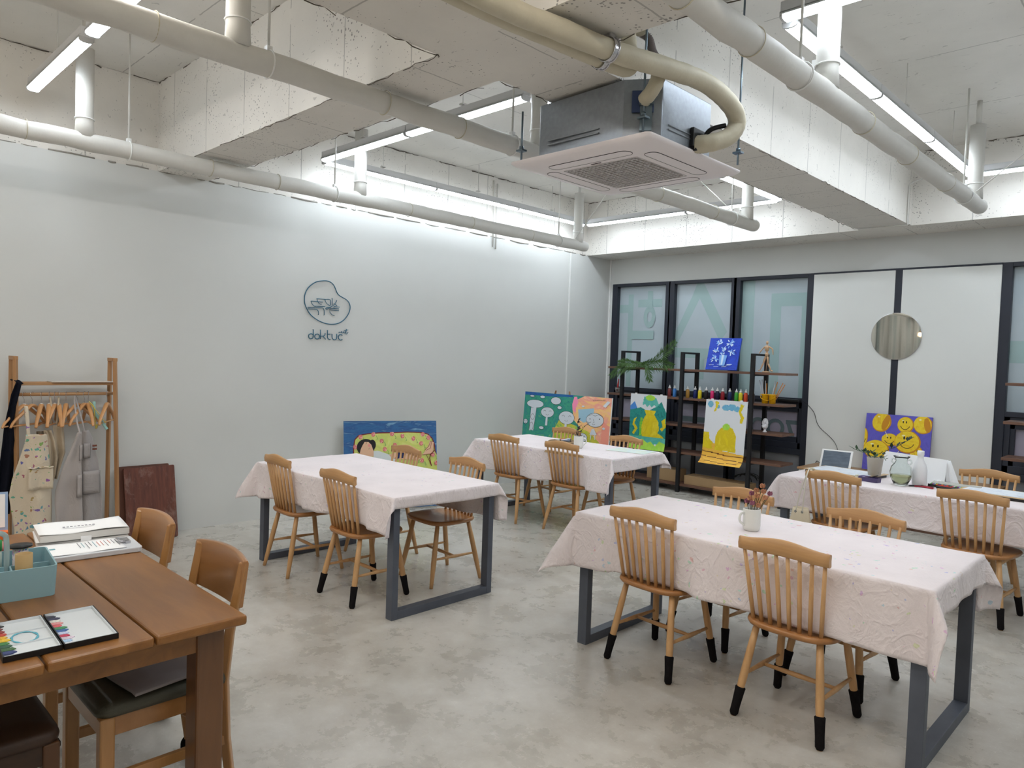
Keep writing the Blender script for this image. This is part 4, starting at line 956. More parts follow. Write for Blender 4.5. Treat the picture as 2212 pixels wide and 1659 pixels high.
# squeeze bottles of paint
bot = [(1.438, (140, 66, 66), 'brick red'), (1.506, (72, 138, 214), 'sky blue'), (1.607, (30, 62, 68), 'dark teal'), (1.70, (176, 132, 60), 'ochre'), (1.797, (32, 44, 110), 'royal blue'), (1.872, (228, 206, 40), 'yellow'), (1.957, (30, 30, 34), 'black'), (2.032, (232, 50, 120), 'hot pink'), (2.106, (30, 26, 60), 'dark violet'), (2.178, (150, 30, 44), 'crimson'), (2.262, (30, 46, 92), 'navy'), (2.352, (70, 170, 60), 'green'), (2.411, (232, 220, 50), 'lemon'), (2.466, (224, 84, 50), 'orange red'), (2.555, (86, 84, 90), 'grey')]
proto = None
for i, (x, c, l) in enumerate(bot):
    o = thing('paint_bottle', '%s squeeze paint bottle with white nozzle cap on the second shelf' % l, 'bottle', (x, 7.835+.01*math.sin(i*2), ZT[1]), i*.7, 'squeeze paint bottles on the second shelf')
    if proto is None:
        proto = (G().lathe([(.0001, 0), (.021, 0), (.0235, .004), (.0235, .088), (.020, .100), (.015, .106), (.0001, .107)], 20).build('bottle_body', M('bottle_'+l.replace(' ', '_'), c, .35), o),
                 G().lathe([(.0001, .106), (.0165, .107), (.0165, .122), (.008, .130), (.0055, .146), (.003, .150), (.0001, .1505)], 16).build('nozzle_cap', m_white, o))
    else:
        for q_ in proto:
            d = q_.copy(); C.objects.link(d); d.parent = o
            if q_.name.startswith('bottle_body'):
                d.data = q_.data.copy(); d.data.materials[0] = M('bottle_'+l.replace(' ', '_'), c, .35)
# yellow twin bucket with brushes
yb_ = M('yellow_bucket', (244, 186, 20), .4); bk = thing('brush_bucket', 'yellow twin bucket on the second shelf beside the grey bottle', 'bucket', (2.735, 7.87, ZT[1]))
for s_ in (-.044, .044):
    g = G(); o = [(x, y) for x, y in circ(.040, 20, s_, 0)]
    g.rings([[(s_+(x-s_)*.88, y*.88, .0) for x, y in o], [(x, y, .105) for x, y in o], [(s_+(x-s_)*1.06, y*1.06, .108) for x, y in o], [(s_+(x-s_)*.95, y*.95, .108) for x, y in o], [(s_+(x-s_)*.82, y*.82, .006) for x, y in o]], 0, True)
    g.build('cup', yb_, bk)
G().box(-.088, .088, -.044, .044, .098, .106).build('rim', yb_, bk, bevel=.003)
G().tube(smooth_path([(-.085, -.03, .09), (-.07, -.052, .06), (0, -.058, .035), (.07, -.052, .06), (.088, -.03, .09)], 5), .003, 6).build('bail_handle', yb_, bk)
m_acr = M('acrylic_handle', (214, 214, 222), .2); m_orh = M('orange_handle', (214, 140, 70), .4)
for i, (x0_, dx, h, m, l) in enumerate(((-.065, -.06, .25, m_acr, 'clear'), (-.05, -.045, .26, m_acr, 'clear'), (-.035, -.02, .25, m_acr, 'clear'), (-.03, -.005, .22, m_orh, 'tan'), (.03, .035, .25, m_acr, 'clear'), (.04, .05, .24, m_orh, 'tan'), (.055, .10, .23, m_orh, 'tan'), (.065, .115, .215, m_orh, 'tan'))):
    b_ = thing('paint_brush', '%s-handled brush in the yellow bucket, %s from the left' % (l, ['first', 'second', 'third', 'fourth', 'fifth', 'sixth', 'seventh', 'last'][i]), 'brush', (2.735+x0_, 7.87, ZT[1]+.012), 0, 'brushes in the yellow bucket')
    G().tube([(0, 0, 0), (dx*.5, 0, h*.5), (dx, .01, h)], [.003, .0045, .0055], 8).build('handle', m, b_)
pot = thing('heart_pot', 'small grey pot with a dark heart at the left end of the second shelf', 'pot', (.607, 7.87, ZT[1]))
G().lathe([(.0001, 0), (.030, 0), (.036, .07), (.031, .07), (.027, .01), (.0001, .01)], 20).build('pot_body', M('grey_ceramic', (136, 134, 132), .6), pot)
T_ = Matrix.Translation((.012, -.0335, .036)) @ Matrix.Rotation(R(90), 4, 'X')
G().prism([(0, -.014), (.014, .002), (.013, .011), (.006, .013), (0, .007), (-.006, .013), (-.013, .011), (-.014, .002)], 0, .003, 0, T_).build('heart', M('heart_maroon', (70, 24, 34), .5), pot)
tag(G().tube([(.607, 7.87, ZT[1]+.012), (.612, 7.86, ZT[1]+.10), (.625, 7.86, ZT[1]+.19)], [.004, .012, .005], 8).build('red_feather', M('red_feather', (190, 40, 44), .7)), 'red feather-like brush standing in the small grey heart pot', 'brush')
# artist mannequin
mw = M('mannequin_wood', (206, 170, 134), .45)
mn = thing('mannequin', 'wooden artist mannequin striding on the right end of the top shelf', 'mannequin', (2.672, 7.90, ZT[0]))
G().lathe([(.0001, 0), (.042, 0), (.042, .012), (.038, .015), (.0001, .015)], 24).cyl((0, 0, .015), (0, .012, .15), .002, n=6).build('stand', mw, mn)
def seg(nm, a, b, r0, r1, par=mn):
    a, b = Vector(a), Vector(b); m_ = a.lerp(b, .3)
    return G().tube([a, a.lerp(b, .06), m_, a.lerp(b, .94), b], [r0*.5, r0*.85, r0, r1, r1*.6], 12).build(nm, mw, par)
G().ball((0, 0, .345), (.015, .017, .021), 14).build('head', mw, mn); seg('neck', (0, 0, .31), (0, 0, .33), .007, .006)
seg('chest', (0, 0, .312), (0, 0, .245), .026, .020); G().ball((0, 0, .235), .013, 10).build('waist_ball', mw, mn); seg('hips', (0, 0, .228), (0, 0, .185), .021, .018)
for nm, P in (('arm', [(-.024, 0, .30), (-.062, 0, .262), (-.088, 0, .225)]), ('arm', [(.024, 0, .30), (.068, 0, .272), (.075, 0, .215)])):
    u_ = seg(nm, P[0], P[1], .009, .007); seg('forearm', P[1], P[2], .008, .005, u_); G().ball(P[2], (.006, .006, .010), 8).build('hand', mw, u_)
for P in ([(-.012, 0, .185), (-.034, 0, .11), (-.070, 0, .028)], [(.012, 0, .185), (.020, 0, .105), (.058, 0, .028)]):
    u_ = seg('leg', P[0], P[1], .013, .010); seg('shin', P[1], P[2], .011, .006, u_)
    G().tube([(P[2][0]-.006, 0, .024), (P[2][0]+.012, -.004, .020), (P[2][0]+.026, -.006, .021)] if P[2][0] > 0 else [(P[2][0], 0, .024), (P[2][0]-.018, -.008, .0195), (P[2][0]-.006, -.02, .021)], [.006, .008, .005], 8).build('foot', mw, u_)
# plaster bust
pl = M('plaster_white', (232, 232, 236), .6); bu = thing('plaster_bust', 'small white plaster bust on the right end of the third shelf', 'bust', (2.70, 7.88, ZT[2]))
G().lathe([(.0001, 0), (.024, 0), (.024, .008), (.014, .016), (.012, .030), (.020, .038), (.0001, .040)], 20).build('pedestal', pl, bu)
G().tube([(0, 0, .034), (0, 0, .050), (0, 0, .075), (0, 0, .092), (0, -.002, .10)], [.014, .044, .056, .036, .016], 18, flat=.55).build('shoulders', pl, bu)
h_ = G().ball((0, -.004, .126), (.019, .021, .027), 18).build('head', pl, bu)
G().ball((0, .006, .132), (.030, .022, .030), 16).ball((-.024, .002, .106), (.014, .015, .032), 10).ball((.024, .002, .106), (.014, .015, .032), 10).build('hair', pl, h_)
G().ball((0, -.026, .122), (.003, .005, .007), 8).build('nose', pl, h_)
# palm fronds over the left of the top shelf
pm = M('palm_green', (70, 104, 50), .5, var=.25, vscale=(20, 20, 20)); pf = thing('palm_fronds', 'cut green palm fronds lying over the left part of the top shelf', 'palm leaves', (1.02, 7.80, ZT[0]+.02))
def frond(pts, L, seed, n=26, down=.0):
    rnd = random.Random(seed); P = smooth_path(pts, 8); fr = G().tube(P, [.005*(1-.6*i/len(P)) for i in range(len(P))], 6).build('frond_stem', pm, pf); g = G()
    for i in range(2, len(P)-1):
        for s_ in (-1, 1):
            for k in range(2):
                f = i/len(P); p0 = P[i].lerp(P[i+1], k*.5); d = (P[i+1]-P[i-1]).normalized(); nrm = Vector((-d.z, rnd.uniform(-.5, .2), d.x)).normalized()
                l = L*math.sin(PI*(.15+.85*f)*.93)*rnd.uniform(.8, 1.1); dd = (d*.75+nrm*s_*.8+Vector((0, -.15, -.1-down))).normalized()
                w_ = d.cross(dd).cross(dd).normalized()*.005; tip = p0+dd*l+Vector((0, 0, -.02*l/.1)); mid = p0.lerp(tip, .4)
                g.add([p0, mid+w_, tip, mid-w_, mid+Vector((0, -.0015, .001))], [(0, 1, 4), (1, 2, 4), (2, 3, 4), (3, 0, 4)], 0)
    g.build('leaflets', pm, fr, solid=.0008)
frond([(.10, .0, .02), (-.10, -.09, .01), (-.25, -.12, -.04), (-.40, -.12, -.14)], .13, 1)
frond([(.0, .0, .02), (.12, -.08, .02), (.20, -.13, -.06), (.24, -.14, -.18)], .12, 2)
frond([(-.05, .0, .02), (.15, -.05, .03), (.35, -.06, .05), (.50, -.04, .02)], .14, 3)
frond([(.0, .02, .03), (.20, .02, .09), (.34, .03, .20), (.48, .03, .33)], .12, 4)
frond([(.10, .0, .02), (-.02, -.10, .03), (-.16, -.12, .05), (-.28, -.12, .04)], .10, 5)
# boxes on the lowest shelf, cables, speaker
m_card = M('corrugated_card', (176, 146, 108), .85, var=.05, vscale=(4, 4, 4)); m_cardl = M('corrugated_card_side', (150, 122, 92), .85)
for x0_, x1_, h, y0_, l in ((1.15, 1.60, .15, 7.83, 'cardboard box at the left of the lowest shelf'), (1.72, 2.56, .11, 7.80, 'long low cardboard box on the lowest shelf')):
    b_ = thing('cardboard_box', l, 'box', ((x0_+x1_)/2, y0_+.11, ZT[4]), 0, 'cardboard boxes on the lowest shelf'); w_ = (x1_-x0_)/2
    G().box(-w_, w_, -.11, .11, 0, h).build('box_body', m_card, b_, bevel=.003); G().box(-w_, w_, -.005, .005, h, h+.002).build('seam_tape', m_cardl, b_)
b_ = thing('cardboard_box', 'cardboard box on the floor right of the shelf unit end', 'box', (2.78, 7.90, 0), R(4)); G().box(-.16, .16, -.09, .09, 0, .15).build('box_body', m_card, b_, bevel=.003)
tag(G().tube(smooth_path([(2.95, 7.85, .0), (2.93, 7.83, .12), (2.90, 7.80, .19), (2.96, 7.79, .20), (3.03, 7.80, .16)], 6), [.02]*25, 8, flat=.5).box(2.93, 3.02, 7.79, 7.87, 0, .15).build('folded_stand', m_black, bevel=.004), 'black folded stand behind the floor box at the foot of the shelf', 'stand')
pts = []
for k in range(60): a = k*.42; pts.append((2.40+.13*math.cos(a)+.002*k, 7.95+.05*math.sin(a*.7), ZT[4]+.125+.07*abs(math.sin(a))+.0006*k))
tag(G().tube(pts, .004, 6).build('cable_coil', m_black), 'loose coil of black cable on the long box of the lowest shelf', 'cable')
tag(G().box(2.64, 2.90, 8.30, 8.395, 1.186, 1.222).build('black_speaker_bar', m_black, bevel=.01), 'flat black device on the window ledge right of the bucket', 'device')
# edges of a second shelf unit seen at the right edge
s2 = thing('shelf_unit', 'walnut shelf boards just entering at the right edge before the right window', 'shelf', (5.0, 7.9, 0))
for z in (1.53, 1.176, .842, .502): G().box(.03, 1.4, -.15, .17, z-.026, z).build('shelf_board', m_shelf, s2, bevel=.002)
for x in (.60, 1.3): G().box(x, x+.04, -.17, -.13, 0, 1.74).box(x, x+.04, .17, .21, 0, 1.74).box(x, x+.04, -.13, .17, 1.72, 1.74).build('steel_upright', m_blackm, s2)

# ================================================================== BACK WALL THINGS
mi = thing('round_mirror', 'round frameless mirror hung on the dark strip of the back wall', 'mirror', (3.900, 8.384, 1.978))
T_ = Matrix.Rotation(R(90), 4, 'X')
G().prism(circ(.255, 64), 0, .010, 0, T_).build('backing', m_chrome, mi, bevel=.002)
G().prism(circ(.250, 64), .0102, .0125, 0, T_).build('glass_face', M('mirror_glass', (205, 210, 210), .02, 1), mi)
lc = thing('low_cabinet', 'low white cabinet with a wooden top along the back wall', 'cabinet', (4.05, 8.10, 0))
G().box(-.92, .92, -.25, .27, .07, .478).build('cabinet_body', m_panel, lc, bevel=.002); G().box(-.93, .93, -.28, .28, .478, .50).build('cabinet_top', wood('cabinet_top_oak', (150, 112, 76), (176, 138, 98), 'X'), lc, bevel=.002)
G().box(-.92, .92, -.245, .26, 0, .07).build('plinth', m_shelf, lc)
for i in range(4):
    d_ = G().box(-.915+.46*i, -.46+.46*i, -.266, -.251, .075, .472).build('door', m_panel, lc, bevel=.002); G().box(-.50+.46*i, -.485+.46*i, -.274, -.266, .36, .44).build('handle', m_blackm, d_)
ps = thing('power_strip', 'white power strip with black plugs on the left end of the low cabinet', 'power strip', (3.36, 8.20, .50), R(-4))
G().box(-.10, .12, -.03, .03, 0, .035).build('strip_body', m_white, ps, bevel=.006)
for x in (-.06, .05): G().box(x-.03, x+.03, -.022, .022, .035, .075).build('plug', m_black, ps, bevel=.006)
PSI = (Matrix.Translation((3.36, 8.20, .50)) @ Matrix.Rotation(R(-4), 4, 'Z')).inverted()
c_ = (G().tube(smooth_path([(3.40, 8.20, .57), (3.38, 8.30, .66), (3.30, 8.36, .78), (3.12, 8.377, .93), (3.06, 8.377, 1.08), (2.985, 8.377, 1.16), (2.93, 8.37, 1.20), (2.90, 8.36, 1.215)]), .003, 6).build('power_cord', m_black, ps)); c_.matrix_parent_inverse = PSI
c_ = (G().tube(smooth_path([(3.27, 8.20, .51), (3.20, 8.25, .52), (3.13, 8.34, .52), (3.10, 8.37, .45)]), .004, 6).build('power_cord', m_black, ps)); c_.matrix_parent_inverse = PSI
tb = thing('leafy_twigs', 'leafy green twigs lying on a white tray on the low cabinet', 'twigs', (4.42, 8.02, .502))
G().prism(rr(.30, .16, .03, 5), 0, .014).build('tray', m_white, tb, bevel=.003)
def twig(par, P, n, L, m, seed):
    rnd = random.Random(seed); P = smooth_path(P, 6); st = G().tube(P, .002, 5).build('stem', m, par); g = G()
    for i in range(n):
        k = min(len(P)-2, 1+int(i*(len(P)-2)/n)); d = Vector((rnd.uniform(-1, 1), rnd.uniform(-1, 1), rnd.uniform(-.3, 1))).normalized(); a = P[k]; t_ = a+d*L*rnd.uniform(.7, 1.2); w_ = d.cross(Vector((0, 0, 1))).normalized()*L*.3; md_ = a.lerp(t_, .5)
        g.add([a, md_+w_, t_, md_-w_, md_+Vector((0, 0, L*.08))], [(0, 1, 4), (1, 2, 4), (2, 3, 4), (3, 0, 4)], 0)
    g.build('leaves', m, st, solid=.0008)
m_lv = M('dull_green_leaf', (64, 92, 64), .55, var=.2, vscale=(30, 30, 30)); m_dk = M('dark_maroon_leaf', (44, 22, 30), .5); m_dg = M('dark_green_leaf', (34, 52, 38), .5)
twig(tb, [(-.12, 0, .02), (-.05, .0, .06), (.02, -.02, .13)], 10, .04, m_lv, 1); twig(tb, [(-.10, .02, .02), (0, 0, .05), (.10, 0, .06)], 12, .04, m_lv, 2); twig(tb, [(-.14, 0, .02), (-.16, 0, .08), (-.17, 0, .12)], 6, .03, m_lv, 6)
# rear curtain and warm lamp, seen only in the mirror and the panes
rows = []
for j in range(2):
    rows.append([(-.0+x*.02, YR+.10+.045*math.sin(x*.42)+.01*math.sin(x*1.3), .05+2.95*j) for x in range(190)])
tag(G().sheet(rows).build('curtain', painterly('curtain_stripes', [(186, 184, 178), (170, 167, 162), (104, 122, 122)], (7.5, 1, .15), .3, .9), solid=.003), 'beige pleated curtain on the wall behind the camera, reflected in the mirror', 'curtain')
pn = thing('pendant_lamp', 'warm glass pendant lamp behind the camera, reflected at the mirror edge', 'lamp', (1.36, -2.0, 2.46))
G().ball((0, 0, 0), .045, 14).build('bulb', M('warm_bulb', (255, 206, 150), .5, emit=18), pn); G().cyl((0, 0, .04), (0, 0, ZS-2.46), .003, n=6).build('cord', m_black, pn); G().lathe([(.03, .03), (.035, .04), (.02, .09), (.0001, .09)], 16, caps=False).build('lamp_holder', m_black, pn)
LOGO = [[[3.686, 2.309], [3.734, 2.31], [3.771, 2.3], [3.801, 2.277], [3.822, 2.244], [3.84, 2.208], [3.864, 2.182], [3.906, 2.162], [3.948, 2.145], [3.979, 2.122], [3.997, 2.09], [4.0, 2.054], [3.988, 2.012], [3.959, 1.966], [3.919, 1.926], [3.866, 1.897], [3.803, 1.883], [3.734, 1.885], [3.671, 1.899], [3.609, 1.925], [3.552, 1.963], [3.513, 2.01], [3.487, 2.062], [3.48, 2.115], [3.487, 2.165], [3.513, 2.216], [3.556, 2.259], [3.61, 2.292]],
 [[3.554, 2.097], [3.621, 2.097], [3.683, 2.098]],
 [[3.554, 2.097], [3.56, 2.077], [3.577, 2.059], [3.597, 2.051], [3.709, 2.054]],
 [[3.617, 2.125], [3.702, 2.127]],
 [[3.617, 2.125], [3.624, 2.102], [3.644, 2.079], [3.671, 2.073]],
 [[3.705, 2.125], [3.766, 2.126], [3.768, 2.07], [3.74, 2.079], [3.717, 2.099], [3.705, 2.125]],
 [[3.789, 2.144], [3.791, 2.076]],
 [[3.843, 2.128], [3.826, 2.098], [3.798, 2.07], [3.758, 2.047]],
 [[3.812, 2.091], [3.844, 2.076]],
 [[3.758, 2.047], [3.735, 2.048], [3.716, 2.034], [3.736, 2.031], [3.758, 2.047]],
 [[3.758, 2.042], [3.867, 2.043], [3.868, 2.024], [3.759, 2.026], [3.765, 2.002], [3.789, 1.979], [3.818, 1.972]],
 [[3.81, 2.043], [3.81, 2.061], [3.878, 2.062]],
 [[3.522, 2.035], [3.598, 2.035], [3.597, 2.048]],
 [[3.522, 2.019], [3.606, 2.02], [3.629, 2.011], [3.638, 1.989], [3.638, 1.969]],
 [[3.609, 2.036], [3.679, 2.039], [3.696, 2.025], [3.702, 2.003], [3.702, 1.969]],
 [[3.585, 1.819], [3.586, 1.755]],
 [[3.56, 1.777], [3.579, 1.772], [3.586, 1.755], [3.58, 1.735], [3.561, 1.728], [3.542, 1.733], [3.534, 1.753], [3.541, 1.77], [3.56, 1.777]],
 [[3.628, 1.778], [3.647, 1.772], [3.655, 1.754], [3.648, 1.735], [3.629, 1.728], [3.61, 1.733], [3.602, 1.752], [3.609, 1.77], [3.628, 1.778]],
 [[3.665, 1.82], [3.666, 1.731]],
 [[3.667, 1.758], [3.697, 1.76], [3.714, 1.773], [3.718, 1.788]],
 [[3.692, 1.759], [3.724, 1.729]],
 [[3.744, 1.82], [3.745, 1.754], [3.755, 1.734], [3.779, 1.726]],
 [[3.745, 1.78], [3.777, 1.782]],
 [[3.797, 1.784], [3.798, 1.751], [3.807, 1.734], [3.827, 1.727], [3.845, 1.735], [3.852, 1.754], [3.851, 1.787]],
 [[3.916, 1.777], [3.899, 1.784], [3.879, 1.778], [3.87, 1.757], [3.88, 1.734], [3.901, 1.727], [3.917, 1.736]],
 [[3.887, 1.81], [3.872, 1.8], [3.884, 1.806], [3.896, 1.804], [3.91, 1.818], [3.907, 1.802], [3.922, 1.803], [3.931, 1.816], [3.934, 1.801], [3.952, 1.809], [3.964, 1.843], [3.958, 1.799], [3.967, 1.792], [3.985, 1.811]],
 [[3.939, 1.824], [3.984, 1.836]]]

# ================================================================== WALL SIGN
m_teal = M('sign_teal', (34, 96, 122), .4)
sg = thing('wall_sign', 'thin teal outline sign with bean-shaped emblem and lettering on the left wall', 'sign', (.012, 0, 0))
def sgn(ix, nm, r):
    g = G()
    for i in ix:
        P = LOGO[i]
        if i == 0:
            P = smooth_path([(0, *p) for p in P], 5, True); g.tube(P, r, 8, closed=True)
        else:
            P = [(0, *p) for p in P]
            if len(P) > 3: P = smooth_path(P, 4) if i not in (10,) else [Vector(p) for p in P]
            g.tube(P, r, 8)
        for p in (P[0], P[-1]): g.tube([(-.012, p[1], p[2]), (0, p[1], p[2])], r*.5, 6)
    g.build(nm, m_teal, sg)
sgn([0], 'emblem_outline', .0048); sgn(range(1, 15), 'emblem_strokes', .0034); sgn(range(15, 25), 'lettering', .0044); sgn(range(25, len(LOGO)), 'script_lettering', .003)

# ================================================================== CLOTHES RACK
m_rk = wood('rack_pine', (150, 106, 66), (186, 142, 98), 'Z', .5, 24); m_rky = wood('rack_pine_across', (150, 104, 62), (192, 150, 106), 'Y', .5, 24)
rk = thing('clothes_rack', 'pine clothes rack with shelf and rail against the left wall', 'clothes rack', (0, 0, 0))
for y in (1.075, 1.735):
    for xt, xb in ((.20, .33), (.085, .045)):
        G().tube([(xb, y, 0), (xt, y, 1.50)], .018, 4, sm=False, flat=1.0).build('post', m_rk, rk, bevel=.003)
    G().box(.07, .215, y-.016, y+.016, 1.475, 1.502).build('top_bar', m_rk, rk, bevel=.002)
for x in (.10, .205): G().box(x-.012, x+.012, 1.09, 1.72, 1.29, 1.312).build('shelf_rail', m_rky, rk, bevel=.002)
G().cyl((.18, 1.06, 1.222), (.18, 1.75, 1.222), .0125, n=14).build('hanging_rail', m_rky, rk)
for x in (.31, .06): G().box(x-.011, x+.011, 1.09, 1.72, .10, .13).build('lower_rail', m_rky, rk, bevel=.002)
tag(G().box(.085, .235, 1.30, 1.715, 1.3125, 1.3175).build('lace_mat', M('lace_mat_beige', (206, 196, 186), .9, bmp=.8, bscale=180)), 'beige patterned mat lying on the top shelf of the clothes rack', 'mat')
m_hg = wood('hanger_wood', (186, 130, 78), (216, 164, 110), 'X', .35, 16, .3)
hp = None
def hanger(label, y, yaw, white=False, dz=0):
    global hp
    t = thing('coat_hanger', label, 'hanger', (.18, y, 1.222+dz), R(yaw), 'wooden hangers on the rack rail')
    if hp is None:
        hk = [(.0, 0, -.075), (0, 0, -.045), (.004, 0, -.03), (.016, 0, -.012), (.016, 0, .006), (.006, 0, .016), (-.008, 0, .0155), (-.0155, 0, .004)]
        a = G().tube(smooth_path(hk, 5), .0019, 6).build('hook', m_chrome, t)
        P = smooth_path([(-.195, 0, -.232), (-.165, 0, -.19), (-.09, 0, -.135), (-.03, 0, -.092), (0, 0, -.082), (.03, 0, -.092), (.09, 0, -.135), (.165, 0, -.19), (.195, 0, -.232)], 4)
        b = G().tube(P, [.009+.008*math.sin(PI*i/(len(P)-1)) for i in range(len(P))], 10, flat=.75).build('shoulder_bar', m_hg, t)
        c = G().cyl((-.178, 0, -.222), (.178, 0, -.222), .0055, n=8).build('trouser_bar', m_hg, t)
        hp = (a, b, c)
    else:
        for q_ in hp: d = q_.copy(); C.objects.link(d); d.parent = t
    if white: G().ball((0, 0, -.078), (.016, .014, .012), 10).build('white_tag', m_white, t)
    return t
ordn = ['leftmost', 'second from left', 'third from left', 'fourth from left', 'fifth from left', 'sixth from left', 'seventh from left', 'eighth from left', 'ninth from left', 'tenth from left', 'rightmost']
for i, (y, w_) in enumerate(((1.137, -53), (1.187, -53), (1.245, -22), (1.295, -16), (1.332, -28), (1.357, -8), (1.406, -20), (1.483, -53), (1.530, -44), (1.556, -5), (1.690, -32))):
    hanger('wooden hanger, %s on the rack rail%s' % (ordn[i], ', with a white neck tag' if i in (0, 2, 3, 4, 5) else ''), y, w_, i in (0, 2, 3, 4, 5))

def garment(name, label, cat, rows, x, mat, dep=.02, folds=3, seed=0, group=None, nseg=14, sag=0, bow=.0):
    """rows: (z, y_left, y_right); hanging cloth sheet facing the room"""
    t = thing(name, label, cat, (0, 0, 0), 0, group); rnd = random.Random(seed); ph = rnd.uniform(0, 6)
    R2 = []
    for a, b in zip(rows, rows[1:]):
        for k in range(4): f = k/4; R2.append(tuple(p*(1-f)+q_*f for p, q_ in zip(a, b)))
    R2.append(rows[-1]); z0, z1 = rows[0][0], rows[-1][0]; gr_ = []
    for z, a, b in R2:
        v = (z0-z)/(z0-z1); row = []
        for i in range(nseg+1):
            u = i/nseg; y = a+(b-a)*u
            xx = x+dep*(.35+.65*v)*math.sin(u*PI*folds+ph+v*.8)+bow*math.sin(u*PI)+.006*mnoise.noise(Vector((y*14, z*9, seed)))
            row.append((xx, y, z+sag*math.sin(u*PI)*v))
        gr_.append(row)
    G().sheet(gr_).build('body', mat, t, solid=.003)
    return t
m_cream = splat('apron_cream_stained', (206, 192, 170), .62, 36, .75, .35, .9, .9, fold=.22, thr=.43)
m_creamc = splat('apron_cream_clean', (196, 180, 156), .08, 30, .5, .4, .9, .6, fold=.22, thr=.6)
m_grey = splat('apron_grey', (172, 164, 160), .02, 30, .4, .4, .9, .3, fold=.22, thr=.7); m_grey2 = splat('apron_grey_two', (160, 154, 152), .02, 30, .4, .4, .9, .3, fold=.22, thr=.7)
m_navy = M('navy_garment', (20, 22, 32), .9, bmp=.4, bscale=60, spec=.15); m_leather = M('brown_leather_tab', (110, 62, 44), .5)
def yz(px, py, x=.38): return (1.113+(px-58)*.0027, .96-(py-935)*.00318)
def rws(L): return [(yz(0, y)[1], yz(a, 0)[0], yz(b, 0)[0]) for y, a, b in L]
def strap(t, pts, w, m, name='neck_strap'): G().tube(smooth_path(pts, 6), w, 6, flat=.18).build(name, m, t)
ag = 'aprons on the clothes rack'
t = garment('apron', 'black garment draped over the left post of the clothes rack', 'garment', rws([(822, 41, 55), (850, 30, 49), (880, 24, 42), (922, 15, 37), (960, 11, 40), (1020, 4, 38), (1080, -4, 34), (1122, 4, 30)]), .27, m_navy, .02, 3, 3); t.name = 'draped_jacket'
G().tube([(.25, 1.10, 1.305), (.22, 1.085, 1.325), (.12, 1.08, 1.325)], .022, 8, flat=.35).build('collar', m_navy, t)
t = garment('apron', 'plain beige apron folded narrow behind the painted one, middle of the rack', 'apron', rws([(935, 106, 124), (960, 110, 134), (1000, 112, 142), (1040, 114, 136), (1070, 119, 124)]), .27, m_creamc, .03, 4, 5, ag); strap(t, [(.25, 1.29, 1.0), (.22, 1.30, 1.12), (.18, 1.30, 1.20)], .008, m_creamc)
t = garment('apron', 'beige apron with a curled top edge hanging right of the middle of the rack', 'apron', rws([(925, 128, 153), (950, 130, 157), (990, 140, 160), (1015, 136, 152), (1050, 130, 140)]), .25, m_creamc, .03, 2.4, 7, ag); strap(t, [(.24, 1.33, 1.0), (.22, 1.345, 1.12), (.18, 1.357, 1.20)], .008, m_creamc)
t = garment('apron', 'dark beige cloth between the stained apron and the folded one', 'apron', rws([(938, 92, 112), (980, 96, 116), (1060, 104, 122), (1140, 112, 128)]), .22, M('dark_beige_cloth', (120, 106, 88), .9), .02, 3, 9, ag)
t = garment('apron', 'cream apron covered in colourful paint stains, front left on the rack', 'apron', rws([(938, 54, 102), (955, 52, 104), (975, 46, 107), (998, 38, 109), (1035, 25, 112), (1071, 18, 115), (1100, 22, 116), (1150, 31, 116), (1175, 30, 116)]), .40, m_cream, .022, 2.3, 11, ag, 18, bow=.02)
strap(t, [(.40, yz(60, 0)[0], yz(0, 938)[1]-.01), (.37, yz(60, 0)[0], 1.05), (.31, yz(61, 0)[0], 1.145), (.26, yz(66, 0)[0], 1.06)], .013, m_cream)
a, b = yz(55, 1012); c, d = yz(112, 1062)
gg = []
for k in range(7): gg.append([(.452+.012*math.sin(i/12*PI*2.3+1), a+(c-a)*i/12, b+(d-b)*k/6) for i in range(13)])
G().sheet(gg).build('pocket', m_cream, t, solid=.003); G().tube([(.458+.012*math.sin(i/12*PI*2.3+1), a-.0+(c-a)*i/12, b+.004*math.sin(i*1.7)) for i in range(13)], .006, 6).build('pocket_hem', m_cream, t)
